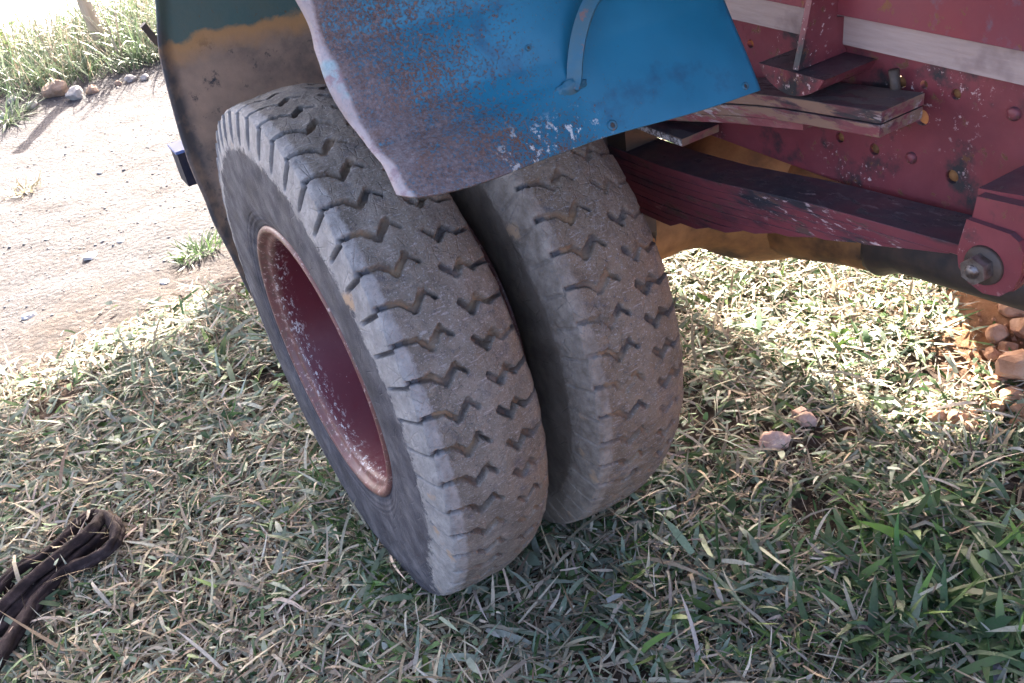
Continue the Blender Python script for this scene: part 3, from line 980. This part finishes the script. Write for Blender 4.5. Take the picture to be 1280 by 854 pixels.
def hit_guard(px, py):
    d = (P(px, py, y=0) - Vector(CAM)).normalized()
    loc, nor, idx, dist = GUARD_BVH.ray_cast(Vector(CAM), d)
    if loc is None: loc, nor = P(px, py, y=-0.6), Vector((0, -1, 0))
    if nor.y > 0: nor = -nor
    return loc, nor


# bolt holes along the lower edge: a raised rim round a dark plug
for hx, hy_, r in ((765, 157, 0.0055), (931, 108, 0.004), (660, 60, 0.003)):
    q, nn = hit_guard(hx, hy_)
    o = lathe([(-0.0018, r * 0.55), (-0.0026, r * 0.8), (-0.0018, r * 1.15), (0.002, r * 1.25)], 18, 'stay', 'bolt_hole', guard, q)
    o.rotation_euler = nn.to_track_quat('-X', 'Z').to_euler()
    o2 = lathe([(-0.0008, 0.0), (-0.0008, r * 0.6)], 14, 'dark', 'hole_plug', guard, q)
    o2.rotation_euler = o.rotation_euler
# stay bar welded to the sheet and bending away from it
cl = []
for (px_, py_, off) in ((714, 112, 0.001), (716, 100, 0.004), (714, 80, 0.011), (714, 55, 0.017), (717, 35, 0.022), (723, 15, 0.028), (732, 0, 0.034), (745, -22, 0.040), (765, -50, 0.046)):
    q, nn = hit_guard(px_, py_)
    cl.append(q + nn * off)
cl = spline(cl, 4)
V2, F2 = [], []
for i, q in enumerate(cl):
    t = (cl[min(i + 1, len(cl) - 1)] - cl[max(i - 1, 0)]).normalized()
    side = Vector((1, -1.1, -0.1))
    side = (side - t * side.dot(t)).normalized()
    nn = t.cross(side).normalized()
    wv = 0.0085
    for sx, sn in ((-wv, -0.0028), (wv, -0.0028), (wv, 0.0028), (-wv, 0.0028)):
        V2.append(q + side * sx + nn * sn)
for i in range(len(cl) - 1):
    for s in range(4):
        F2.append((i * 4 + s, (i + 1) * 4 + s, (i + 1) * 4 + (s + 1) % 4, i * 4 + (s + 1) % 4))
F2 += [(0, 1, 2, 3), tuple(len(V2) - 4 + s for s in (3, 2, 1, 0))]
stay = add('guard_stay', V2, F2, 'stay', truck)
tag(stay, 'bent flat bar welded to the blue mudguard')
q, nn = hit_guard(714, 110)
V3, F3 = [], []
bmw = bmesh.new()
bmesh.ops.create_icosphere(bmw, subdivisions=3, radius=1.0)
for v in bmw.verts:
    n_ = 1 + 0.35 * mnoise.noise(v.co * 2.3)
    v.co = Vector((v.co.x * 0.020 * n_, v.co.y * 0.005 * n_, v.co.z * 0.010 * n_))
bm_obj('weld_bead', bmw, 'stay', guard, q, smooth=True)

# ---- rear mudguard sheet behind the tyres (its inner face is seen)
rl_z = [0.33, 0.43, 0.57, 0.71, 0.82, 0.94, 1.04, 1.36, 1.51]
rl_x = [-0.004, -0.018, -0.033, -0.040, -0.034, -0.022, 0.004, 0.06, 0.07]
V, F = [], []
NX, NZ = 60, 80
for i in range(NX + 1):
    u = i / NX
    for j in range(NZ + 1):
        z = 0.33 + (1.503 - 0.33) * j / NZ
        x0 = interp(z, rl_z, rl_x)
        x = x0 + (0.52 - x0) * u
        y = 0.605 - 0.05 * max(0, (z - 0.9) / 0.46) ** 1.5 - 0.014 * max(0, 1 - u / 0.05) + 0.004 * mnoise.noise(Vector((x * 5, z * 5, 2)))
        x += 0.003 * mnoise.noise(Vector((0, z * 12, 5)))
        V.append((x, y, z))
W = NZ + 1
for i in range(NX):
    for j in range(NZ):
        F.append((i * W + j, (i + 1) * W + j, (i + 1) * W + j + 1, i * W + j + 1))
rg = add('rear_mudguard', V, F, 'green', truck, smooth=True)
tag(rg, 'rusty brown and dark green mudguard sheet behind the tyres')
sm = rg.modifiers.new('thick', 'SOLIDIFY')
sm.thickness = 0.004
bm_obj('edge_hook', prism([(-0.036, 0.997), (-0.024, 1.003), (-0.004, 0.955), (-0.008, 0.940), (-0.022, 0.960)], 'y', 0.612, 0.628), 'dark', rg)
# dark crossbar whose end shows past the guard
bx0 = P(214, 183, y=0.74)
cb = bm_obj('rear_crossbar', boxbm(bx0.x + 0.001, 0.80, 0.705, 0.775, 0.615, 0.695), 'navy', truck, bevel=0.006, seg=3)
tag(cb, 'short dark navy square-section bar behind the rear mudguard')
bm_obj('sky_sheen_strip', boxbm(bx0.x - 0.002, 0.15, 0.703, 0.777, 0.6955, 0.702), 'sheen', cb, bevel=0.002)  # added strip whose blue stands for sky reflected on the bar
for xx in (0.72,): bm_obj('crossbar_hanger', boxbm(xx, xx + 0.05, 0.715, 0.765, 0.694, 0.750), 'dark', cb)

# ---- cargo bed above (throws the shade)
bed_z = 1.502
for yy in np.arange(-0.84, 3.3, 0.62):
    bm_obj('bed_bearer', boxbm(0.40, 2 * XC - 0.40, yy, yy + 0.07, 1.166, bed_z - 0.001), 'red', truck)
y0_ = -0.93
while y0_ < 3.4:
    bm_obj('floor_plank', boxbm(-0.035, 2 * XC + 0.035, y0_, y0_ + 0.205, bed_z, bed_z + 0.04), 'boards', truck)
    y0_ += 0.21
for q in range(4):
    z0_ = bed_z + 0.043 + q * 0.262
    bm_obj('side_board', boxbm(-0.035, -0.005, -0.93, 3.68, z0_, z0_ + 0.25), 'boards', truck)
    bm_obj('side_board', boxbm(2 * XC + 0.005, 2 * XC + 0.035, -0.93, 3.68, z0_, z0_ + 0.25), 'boards', truck)
    bm_obj('tail_board', boxbm(-0.004, 2 * XC + 0.004, 3.65, 3.68, z0_, z0_ + 0.25), 'boards', truck)
    bm_obj('head_board', boxbm(-0.004, 2 * XC + 0.004, -0.93, -0.90, z0_, z0_ + 0.25), 'boards', truck)

# ------------------------------------------------------------------ stones and clods


def stone(name, px, py, size, mat, label, cat, group=None, seed=0, flat=0.7, sub=3, lift=0.3, loc=None, smooth=False):
    base = loc if loc is not None else P(px, py, z=0.0)
    bm = bmesh.new()
    bmesh.ops.create_icosphere(bm, subdivisions=sub, radius=1.0)
    r_ = random.Random(seed * 31 + 5)
    planes = []
    for _ in range(9):
        d = Vector((r_.uniform(-1, 1), r_.uniform(-1, 1), r_.uniform(-0.7, 1))).normalized()
        planes.append((d, r_.uniform(0.55, 0.85)))
    sx, sy_, sz = r_.uniform(0.85, 1.2), r_.uniform(0.8, 1.1), flat
    for v in bm.verts:
        c = v.co.copy()
        for d, lim in planes:
            e = c.dot(d) - lim
            if e > 0: c -= d * e * 0.9
        c *= 1 + 0.16 * mnoise.noise(c * 1.8 + Vector((seed, 0, 0))) + 0.06 * mnoise.noise(c * 6 + Vector((0, seed, 0)))
        v.co = Vector((c.x * sx, c.y * sy_, c.z * sz)) * size
    z = float(ground_z(base.x, base.y))
    o = bm_obj(name, bm, mat, None, (base.x, base.y, z + size * flat * lift), smooth=smooth)
    o.rotation_euler = (0, 0, r_.uniform(0, 6.28))
    tag(o, label, cat, group)
    return o


stone('stone', 964, 558, 0.040, 'pink_stone', 'knobbly pale pink stone lying in shaded grass, the larger of the two beside the tyres', 'stone', seed=4, lift=0.55)
stone('stone', 1007, 526, 0.032, 'pink_stone', 'small angular pink stone lying in shaded grass next to a knobbly one', 'stone', seed=9, lift=0.55)
stone('stone', 1243, 848, 0.030, 'grey_stone', 'dark grey stone half hidden among broad grass blades', 'stone', seed=12, lift=0.5)
stone('stone', 74, 122, 0.070, 'tan_stone', 'big tan boulder at the foot of the weeds by the track', 'boulder', seed=14, flat=0.85, lift=0.55)
stone('stone', 98, 125, 0.048, 'white_stone', 'round white stone beside the tan boulder at the weeds', 'stone', seed=16, flat=0.9, lift=0.55)
for q, (a, b, s, mt) in enumerate(((43, 138, 0.036, 'white_stone'), (20, 134, 0.04, 'white_stone'), (118, 118, 0.040, 'tan_stone'), (165, 103, 0.036, 'white_stone'), (182, 101, 0.030, 'white_stone'), (8, 150, 0.03, 'white_stone'), (150, 108, 0.025, 'tan_stone'))):
    stone('stone', a, b, s, mt, ('whitish stone between the tan boulder and the drooping grey-green clump', 'whitish stone set back under the weeds next to the grey-green clump', 'tan stone touching the round white stone at the weeds',
          'larger whitish stone at the foot of the weeds below the post', 'whitish stone at the weeds next to the larger one below the post', 'whitish stone in front of the drooping grey-green clump', 'small tan stone between post and boulder at the edge of the weeds')[q], 'stone', None, seed=20 + q, lift=0.5)
stone('stone', 112, 321, 0.034, 'track_stone', 'flat whitish stone bedded in the gravel track', 'stone', seed=41, flat=0.35, lift=0.35)
stone('stone', 36, 395, 0.022, 'track_stone', 'small rounded stone on the gravel close to the grass edge', 'stone', seed=42, flat=0.5, lift=0.35)
for q, (a, b, s) in enumerate(((152, 302, 0.018), (125, 215, 0.02), (205, 352, 0.018), (180, 262, 0.016), (60, 300, 0.014))):
    stone('pebble', a, b, s, 'track_stone', 'little loose pebble on the gravel track', 'pebble', 'loose pebbles on the track', seed=50 + q, flat=0.38, lift=0.2)
# heap of orange earth by the sunny patch
big = stone('earth_lump', 1272, 478, 0.062, 'clod', 'large sunlit lump of orange earth at the edge of the heap', 'lump', seed=60, flat=0.75, lift=0.6)
cl_pts = [(1245, 438, .026), (1262, 412, .030), (1272, 388, .030), (1240, 458, .020), (1256, 452, .018), (1278, 436, .026), (1243, 487, .024), (1262, 506, .024), (1276, 520, .022),
          (1248, 515, .016), (1243, 548, .018), (1170, 527, .022), (1195, 530, .020), (1182, 538, .013), (1212, 538, .016), (1225, 505, .014), (1290, 410, .035), (1300, 460, .04), (1296, 505, .03), (1215, 520, .011), (1232, 530, .012), (1268, 535, .014), (1255, 470, .013), (1310, 540, .03)]
for q, (a, b, s) in enumerate(cl_pts):
    stone('soil_clod', a, b, s * 1.3, 'clod', 'crumbly clod of orange earth in the heap beside the grass', 'clod', 'clods of orange earth', seed=70 + q, flat=0.78, sub=3 if s > .02 else 2, lift=0.55)
CV, CF = [], []
for q in range(160):
    p_ = P(random.gauss(1262, 32), random.gauss(480, 45), z=0)
    r_ = random.uniform(0.003, 0.009)
    z_ = float(ground_z(p_.x, p_.y)) + r_ * 0.5
    b_ = len(CV)
    for v in ((1, 0, 0), (-1, 0, 0), (0, 1, 0), (0, -1, 0), (0, 0, 1), (0, 0, -1)):
        f_ = r_ * random.uniform(0.7, 1.2)
        CV.append((p_.x + v[0] * f_, p_.y + v[1] * f_, z_ + v[2] * f_))
    for i0, i1 in ((0, 2), (2, 1), (1, 3), (3, 0)):
        CF += [(b_ + i0, b_ + i1, b_ + 4), (b_ + i1, b_ + i0, b_ + 5)]
tag(add('earth_crumbs', CV, CF, 'clod'), 'fine crumbs of orange earth scattered round the heap', kind='stuff')

# ------------------------------------------------------------------ leather strap in the grass
def G(px, py, h): 
    q = P(px, py, z=h)
    return (q.x, q.y, q.z)


# path points (photo pixel, height) of a folded strap
s1 = spline([G(-60, 815, 0.050), G(-10, 772, 0.055), G(40, 722, 0.060), G(85, 686, 0.060), G(115, 660, 0.056), G(128, 644, 0.044)], 10)
s2 = spline([G(124, 642, 0.034), G(140, 650, 0.052), G(147, 664, 0.054), G(138, 684, 0.052), G(110, 702, 0.046), G(78, 716, 0.044), G(48, 750, 0.044), G(22, 788, 0.042), G(-8, 835, 0.038), G(-40, 880, 0.02)], 9)
s3 = spline([G(-30, 765, 0.022), G(20, 715, 0.026), G(62, 690, 0.028), G(105, 650, 0.026), G(122, 640, 0.022)], 9)
def ribbon(name, path, half, parent, seed, roll=0.0, roll2=0.0, nf=10):
    """a limp strip of leather, creased lengthwise"""
    V, F = [], []
    n = len(path)
    for i, p in enumerate(path):
        t = (path[min(i + 1, n - 1)] - path[max(i - 1, 0)]).normalized()
        sd = t.cross(Vector((0, 0, 1))).normalized()
        up = sd.cross(t)
        ro = roll + roll2 * i / n + 0.35 * mnoise.noise(Vector((i * 0.13, seed, 0)))
        a_ = sd * math.cos(ro) + up * math.sin(ro)
        b_ = up * math.cos(ro) - sd * math.sin(ro)
        for j in range(nf + 1):
            u = -1 + 2 * j / nf
            fold = 0.007 * (1 - abs(u) ** 1.5) + 0.0035 * math.sin(u * 5.2 + 0.9 * mnoise.noise(Vector((i * 0.12, seed + 3, 1))) * 2.5)
            w = half * (0.9 + 0.25 * mnoise.noise(Vector((i * 0.2, seed, 5))))
            q = p + a_ * (u * w) + b_ * (fold - 0.006 * u * u)
            q += Vector(mnoise.noise_vector(q * 55 + Vector((seed, 0, 0)))) * 0.0022 + Vector(mnoise.noise_vector(q * 140)) * 0.0010
            V.append(q)
    for i in range(n - 1):
        for j in range(nf):
            F.append((i * (nf + 1) + j, (i + 1) * (nf + 1) + j, (i + 1) * (nf + 1) + j + 1, i * (nf + 1) + j + 1))
    o = add(name, V, F, 'leather', parent, smooth=True)
    md = o.modifiers.new('thick', 'SOLIDIFY')
    md.thickness = 0.0045
    return o


s1, s2, s3 = [[Vector(q) for q in sp_] for sp_ in (s1, s2, s3)]
strap = ribbon('leather_strap', s1, 0.018, None, 1.0, 0.5, -0.3)
tag(strap, 'folded dark brown leather strap lying in the grass', 'strap')
ribbon('strap_loop', s2, 0.0135, strap, 4.0, 0.2, 0.9)
ribbon('strap_fold', s3, 0.016, strap, 8.0, -0.5, 0.4)
ribbon('strap_under_fold', [q + Vector((0.012, -0.016, -0.016)) for q in s1[:-8]], 0.015, strap, 12.0, -0.8, 0.5)

# ------------------------------------------------------------------ fence post beyond the weeds
pb = P(133, 66, z=0.05)
pt = P(104, 0, y=pb.y)
dr = (pt - pb).normalized()
n_ = 14
pts = [pb - dr * 0.1 + dr * (0.8 * i / n_) for i in range(n_ + 1)]
pts = [p + Vector((0.006 * mnoise.noise(Vector((i, 0, 0))), 0.006 * mnoise.noise(Vector((0, i * .7, 2))), 0)) for i, p in enumerate(pts)]
pst = tube('fence_post', [p - pb for p in pts], [0.044 - 0.010 * i / n_ for i in range(n_ + 1)], 'post', None, 14, loc=pb, wob=0.003)
tag(pst, 'slim weathered wooden post rising from the weeds', 'post')


# ------------------------------------------------------------------ grass
def blades(name, pos, L, Wd, az, el, curve, tint, mat, label, kind='stuff', nseg=3, fold=0.25, twist=None, cat=None):
    """many curved leaf blades as one mesh. pos (n,3)"""
    n = len(pos)
    ts = np.linspace(0, 1, nseg + 1)
    prof = np.array([0.8, 1.0, 0.78, 0.0]) if nseg == 3 else (np.array([0.8, 1.0, 0.92, 0.62, 0.0]) if nseg == 4 else np.array([1.0, 0.9, 0.7]))
    d = np.stack([np.cos(az), np.sin(az)], -1)
    sd = np.stack([-np.sin(az), np.cos(az)], -1)
    cx = np.zeros(n)
    cz = np.zeros(n)
    cs = np.zeros(n)
    e = el.copy()
    P_ = []
    sway = rng.normal(0, 0.2, n)
    for s in range(nseg + 1):
        P_.append((cx.copy(), cz.copy(), cs.copy()))
        st = L / nseg
        cx = cx + np.cos(e) * st
        cz = cz + np.sin(e) * st
        cs = cs + sway * st * (s + 0.5) / nseg
        e = e - curve / nseg
    tw = rng.normal(0, 0.5, n) if twist is None else twist
    V = np.zeros((n, nseg, 2, 3))
    for s in range(nseg):
        cx, cz, cs = P_[s]
        base = pos + np.c_[d * cx[:, None] + sd * cs[:, None], cz]
        w = Wd * prof[s] * 0.5
        t_ = tw * (0.4 + s / nseg)
        off = np.c_[sd * (np.cos(t_) * w)[:, None], np.sin(t_) * w]
        V[:, s, 0] = base - off
        V[:, s, 1] = base + off
    cx, cz, cs = P_[nseg]
    tip = pos + np.c_[d * cx[:, None] + sd * cs[:, None], cz]
    nv = nseg * 2 + 1
    VV = np.concatenate([V.reshape(n, -1, 3), tip[:, None]], 1)
    gz = ground_z(VV[..., 0], VV[..., 1]) + 0.0012
    VV[..., 2] = np.maximum(VV[..., 2], gz)
    b = np.arange(n)[:, None] * nv
    quads = np.concatenate([b + np.array([2 * s, 2 * s + 1, 2 * s + 3, 2 * s + 2]) for s in range(nseg - 1)], 0)
    tris = b + np.array([2 * nseg - 2, 2 * nseg - 1, 2 * nseg])
    colr = np.repeat(tint[:, None, :], nv, 1)
    o = add_np(name, VV.reshape(-1, 3), quads, mat, None, smooth=True, tris=tris, colors=colr.reshape(-1, 3))
    tag(o, label, cat, None, kind)
    return o


def in_view(x, y, margin):
    d = np.stack([x, y, np.zeros_like(x)], -1) - np.array(CAM)
    R_ = np.array([list(rgt), list(-upv), list(fwd)])
    q = d @ R_.T
    u = 640 + FPX * q[:, 0] / np.maximum(q[:, 2], 1e-3)
    v = 427 + FPX * q[:, 1] / np.maximum(q[:, 2], 1e-3)
    return (q[:, 2] > 0.1) & (u > -margin) & (u < 1280 + margin) & (v > -margin) & (v < 854 + margin)


def grass_cover(x, y):
    """share of the ground that carries grass: thins out towards the gravel track and the orange earth"""
    edge = 1.50 + 0.55 * (vn2(x, y, 2.2, 5) - 0.5) + 0.3 * (vn2(x, y, 7, 6) - 0.5) + 0.10 * np.minimum(x, 0.5)
    c = np.clip((edge - y) / 0.45, 0, 1)
    heap = np.clip(((x - 1.60) ** 2 / 0.07 + (y + 0.43) ** 2 / 0.09) - 0.35, 0, 1)
    bald = np.clip((vn2(x, y, 5.5, 9) - 0.22) / 0.16, 0.2, 1)
    return c * heap * bald


def scatter(n, x0=-1.9, x1=2.6, y0=-1.9, y1=2.2, margin=90, keep_out=0.22):
    x = rng.uniform(x0, x1, n)
    y = rng.uniform(y0, y1, n)
    p = grass_cover(x, y) * np.where(in_view(x, y, margin), 1.0, keep_out)
    # not inside the tyres' footprints
    foot = ((x > -0.03) & (x < 0.185) | (x > -0.03 + DUAL) & (x < 0.185 + DUAL)) & (np.abs(y) < 0.10)
    k_ = (rng.random(n) < p) & ~foot
    return x[k_], y[k_]


def jitter_col(base, n, s=0.18):
    c = np.array(base)[rng.integers(0, len(base), n)]
    c = c * np.exp(rng.normal(0, s, (n, 1))) * np.exp(rng.normal(0, 0.035, (n, 3)))
    return np.clip(c, 0.004, 0.85)


GREENS = [(0.052, 0.120, 0.030), (0.078, 0.155, 0.044), (0.040, 0.095, 0.033), (0.10, 0.175, 0.060), (0.085, 0.140, 0.056), (0.155, 0.215, 0.105), (0.050, 0.110, 0.045), (0.12, 0.22, 0.040)]
PALES = [(0.25, 0.31, 0.22), (0.20, 0.265, 0.19), (0.31, 0.345, 0.275)]
STRAWS = [(0.46, 0.38, 0.28), (0.38, 0.30, 0.21), (0.55, 0.48, 0.38), (0.27, 0.20, 0.145), (0.50, 0.43, 0.33), (0.20, 0.145, 0.10), (0.30, 0.25, 0.205), (0.15, 0.105, 0.075)]

# green leaves
x, y = scatter(132000)
n = len(x)
lush = smooth01((vn2(x, y, 2.6, 21) - 0.35) / 0.4)
corner = np.exp(-(((x - 0.72) / 0.24) ** 2 + ((y + 0.80) / 0.26) ** 2))     # broad-leaved clump in the near corner
L = rng.gamma(4.0, 0.0118, n) * (0.75 + 0.5 * lush) * (1 + 0.35 * corner)
Wd = rng.gamma(6, 0.00135, n) * (0.85 + 0.3 * lush) * (1 + 0.45 * corner)
az = rng.uniform(0, 2 * np.pi, n)
el = np.clip(rng.normal(0.15, 0.28, n) + 0.35 * corner, -0.05, 1.25)
cur = rng.normal(0.45, 0.5, n)
pos = np.c_[x, y, ground_z(x, y) + rng.gamma(1.5, 0.006, n)]
tint = jitter_col(GREENS, n)
pale = rng.random(n) < 0.5 * (1 - corner) * (1.15 - 0.5 * smooth01((x - 0.1) / 0.6))
tint[pale] = jitter_col(PALES, pale.sum(), 0.14)
blades('grass', pos, L, Wd, az, el, cur, tint, 'grass', 'short trodden green grass round the wheels')

# dead thatch: narrow straw lying flat, some standing proud
x, y = scatter(210000)
n = len(x)
L = rng.gamma(3, 0.0135, n)
Wd = rng.gamma(4, 0.0008, n)
az = rng.uniform(0, 2 * np.pi, n)
el = rng.normal(0.10, 0.22, n)
cur = rng.normal(0.25, 0.7, n)
pos = np.c_[x, y, ground_z(x, y) + 0.001 + rng.gamma(1.6, 0.007, n)]
blades('dry_grass', pos, L, Wd, az, el, cur, jitter_col(STRAWS, n, 0.22), 'straw', 'dead straw-coloured grass matted among the green', nseg=3)

# a fringe pressed out from under the tyres
n = 2600
x = rng.uniform(-0.10, 0.56, n)
y = -0.165 + rng.normal(0, 0.035, n)
y[: n // 3] = rng.uniform(-0.2, 0.3, n // 3)
x[: n // 3] = -0.055 + rng.normal(0, 0.016, n // 3)
pos = np.c_[x, y, ground_z(x, y)]
az = np.where(np.arange(n) < n // 3, np.pi, -np.pi / 2) + rng.normal(0, 0.9, n)
tint = jitter_col(GREENS + STRAWS[:3], n)
blades('grass_fringe', pos, rng.gamma(5, 0.010, n), rng.gamma(6, 0.0009, n), az, np.clip(rng.normal(0.6, 0.35, n), 0.05, 1.3), rng.normal(0.6, 0.5, n), tint, 'grass', 'grass squeezed up along the foot of the twin tyres')

# curled broad dead leaves on top
x, y = scatter(20000)
n = len(x)
pos = np.c_[x, y, ground_z(x, y) + rng.uniform(0.010, 0.026, n)]
blades('dry_leaves', pos, rng.gamma(6, 0.0125, n), rng.uniform(0.004, 0.0085, n), rng.uniform(0, 6.28, n), rng.normal(0.25, 0.3, n), rng.normal(0.9, 1.2, n),
       jitter_col(STRAWS[:3] + [(0.33, 0.30, 0.22)], n, 0.16), 'straw', 'broad curled dead grass leaves lying on top', nseg=4)


# weeds along the far edge of the track
def weed_field(name, n, x0, x1, y0, y1, lmin, lmax, w0, w1, cols, mat, label, elmu=1.0, dens=None):
    x = rng.uniform(x0, x1, n)
    y = y0 + (y1 - y0) * rng.random(n) ** 1.2 + 0.35 * (vn2(x, x * 0, 2.2, 31) - 0.5)
    keep = rng.random(n) < np.clip((vn2(x, y, 3.2, 33) - 0.15) / 0.3, 0.1, 1)
    x, y = x[keep], y[keep]
    n = len(x)
    hgt = 0.65 + 0.7 * vn2(x, y, 2.4, 35)
    pos = np.c_[x, y, ground_z(x, y)]
    return blades(name, pos, rng.uniform(lmin, lmax, n) * hgt, rng.uniform(w0, w1, n), rng.uniform(0, 6.28, n), np.clip(rng.normal(elmu, 0.3, n), 0.1, 1.5), rng.normal(0.8, 0.6, n), jitter_col(cols, n), mat, label, nseg=4)


WG = [(0.10, 0.155, 0.075), (0.13, 0.18, 0.105), (0.17, 0.215, 0.145), (0.085, 0.13, 0.07)]
weed_field('roadside_weeds', 16000, -3.2, 4.0, 4.35, 5.7, 0.10, 0.40, 0.004, 0.011, WG, 'grass', 'tall pale green weeds growing along the far side of the track')
weed_field('dry_weed_stalks', 5000, -3.2, 4.0, 4.4, 5.8, 0.15, 0.48, 0.0025, 0.006, [(0.42, 0.36, 0.27), (0.34, 0.27, 0.19), (0.36, 0.28, 0.25)], 'straw', 'thin dry stalks standing among the roadside weeds', elmu=1.15)


def tuft(px, py, n, r, l0, l1, label, cols=GREENS, name='grass_tuft', el=0.7, cat='grass tuft', group=None, w=(0.003, 0.006)):
    c = P(px, py, z=0)
    a = rng.uniform(0, 6.28, n)
    rr = r * np.sqrt(rng.random(n))
    x, y = c.x + rr * np.cos(a), c.y + rr * np.sin(a) * 0.8
    pos = np.c_[x, y, ground_z(x, y)]
    return blades(name, pos, rng.uniform(l0, l1, n), rng.uniform(*w, n), a + rng.normal(0, 0.6, n), np.clip(rng.normal(el, 0.3, n), 0.05, 1.4), rng.normal(0.6, 0.5, n), jitter_col(cols, n), 'grass', label, kind=None, nseg=4, cat=cat)


tuft(252, 312, 90, 0.07, 0.04, 0.10, 'sparse green tuft growing in the gravel beside the rear mudguard')
tuft(240, 322, 60, 0.06, 0.03, 0.07, 'low runner of grass creeping over gravel below the green tuft')
tuft(30, 240, 70, 0.07, 0.03, 0.09, 'dry brownish tuft alone on the bright gravel', cols=[(0.30, 0.24, 0.15), (0.24, 0.20, 0.11)], el=0.6)
tuft(12, 152, 140, 0.10, 0.08, 0.20, 'grey-green grass clump drooping over stones at the track edge', cols=[(0.16, 0.20, 0.14), (0.12, 0.17, 0.09)], el=0.6, w=(0.004, 0.009))


# leafy plants standing out of the weeds
def leafy_plant(px, py, h, nst, leaf, cols, label):
    c = P(px, py, z=0.06)
    root = bpy.data.objects.new('weed_plant', None)
    COL.objects.link(root)
    root.location = c
    tag(root, label, 'weed')
    V, Q, C_ = [], [], []
    for s in range(nst):
        a, lean = random.uniform(0, 6.28), random.uniform(0.05, 0.4)
        hh = h * random.uniform(0.7, 1.05)
        tipv = Vector((math.cos(a) * lean * hh, math.sin(a) * lean * hh, hh))
        pts_ = spline([(0, 0, -0.03), tuple(tipv * 0.5 + Vector((0, 0, hh * .03))), tuple(tipv)], 4)
        tube('stem', pts_, [0.004 - 0.0025 * i / len(pts_) for i in range(len(pts_))], 'post', root, 6)
        for l_ in range(int(9 + hh * 14)):
            t = random.uniform(0.35, 1.0)
            p0 = pts_[min(int(t * (len(pts_) - 1)), len(pts_) - 1)]
            aa, e_ = random.uniform(0, 6.28), random.uniform(-0.3, 0.9)
            d_ = Vector((math.cos(aa) * math.cos(e_), math.sin(aa) * math.cos(e_), math.sin(e_)))
            sd_ = d_.cross(Vector((0, 0, 1))).normalized()
            ll = leaf * random.uniform(0.6, 1.2)
            b0 = len(V)
            V += [p0, p0 + d_ * ll * .45 + sd_ * ll * .24, p0 + d_ * ll - Vector((0, 0, ll * .15)), p0 + d_ * ll * .45 - sd_ * ll * .24]
            Q.append((b0, b0 + 1, b0 + 2, b0 + 3))
            cc = random.choice(cols)
            f_ = random.uniform(0.8, 1.25)
            C_ += [tuple(q * f_ for q in cc)] * 4
    add_np('foliage', np.array([tuple(v) for v in V]), np.array(Q), 'grass', root, colors=np.array(C_))


leafy_plant(22, 88, 0.44, 5, 0.05, [(0.20, 0.30, 0.07), (0.26, 0.34, 0.10)], 'leafy yellow-green weed standing above the rest near the track')
leafy_plant(72, 84, 0.40, 5, 0.03, [(0.26, 0.22, 0.17), (0.22, 0.24, 0.14)], 'brownish seeding weed next to the yellow-green one')
leafy_plant(152, 76, 0.42, 6, 0.035, [(0.22, 0.27, 0.16), (0.18, 0.25, 0.12)], 'bushy grey-green weed just beyond the post')

# loose gravel on the track
n = 14000
x = rng.uniform(-2.4, 2.6, n)
y = 1.15 + 3.6 * rng.random(n) ** 1.25
keep = (rng.random(n) < np.clip((y - 1.1 - 0.5 * vn2(x, y, 2.2, 5)) / 0.5, 0, 1)) & (rng.random(n) < np.where(in_view(x, y, 120), 1, 0.35))
x, y = x[keep], y[keep]
n = len(x)
s = rng.gamma(2.0, 0.0009, n) + 0.0011
t_ = (1 + 5 ** .5) / 2
ico = np.array([(-1, t_, 0), (1, t_, 0), (-1, -t_, 0), (1, -t_, 0), (0, -1, t_), (0, 1, t_), (0, -1, -t_), (0, 1, -t_), (t_, 0, -1), (t_, 0, 1), (-t_, 0, -1), (-t_, 0, 1)]) / 1.9
icf = np.array([(0, 11, 5), (0, 5, 1), (0, 1, 7), (0, 7, 10), (0, 10, 11), (1, 5, 9), (5, 11, 4), (11, 10, 2), (10, 7, 6), (7, 1, 8), (3, 9, 4), (3, 4, 2), (3, 2, 6), (3, 6, 8), (3, 8, 9), (4, 9, 5), (2, 4, 11), (6, 2, 10), (8, 6, 7), (9, 8, 1)])
ang = rng.uniform(0, 6.28, n)
sh = ico[None] * (1 + rng.normal(0, 0.14, (n, 12, 1))) * np.stack([rng.uniform(.8, 1.4, n), rng.uniform(.7, 1.1, n), rng.uniform(.45, .8, n)], -1)[:, None, :]
sh = sh * s[:, None, None]
vx = sh[..., 0] * np.cos(ang)[:, None] - sh[..., 1] * np.sin(ang)[:, None]
vy = sh[..., 0] * np.sin(ang)[:, None] + sh[..., 1] * np.cos(ang)[:, None]
VV = np.stack([vx + x[:, None], vy + y[:, None], sh[..., 2] + (ground_z(x, y) + s * 0.12)[:, None]], -1)
TT = (np.arange(n)[:, None, None] * 12 + icf[None]).reshape(-1, 3)
tag(add_np('gravel', VV.reshape(-1, 3), None, 'pebble', None, smooth=False, tris=TT, attrs={'tint': np.repeat(rng.random(n), 12)}), 'loose pale gravel strewn over the sunlit track', kind='stuff')
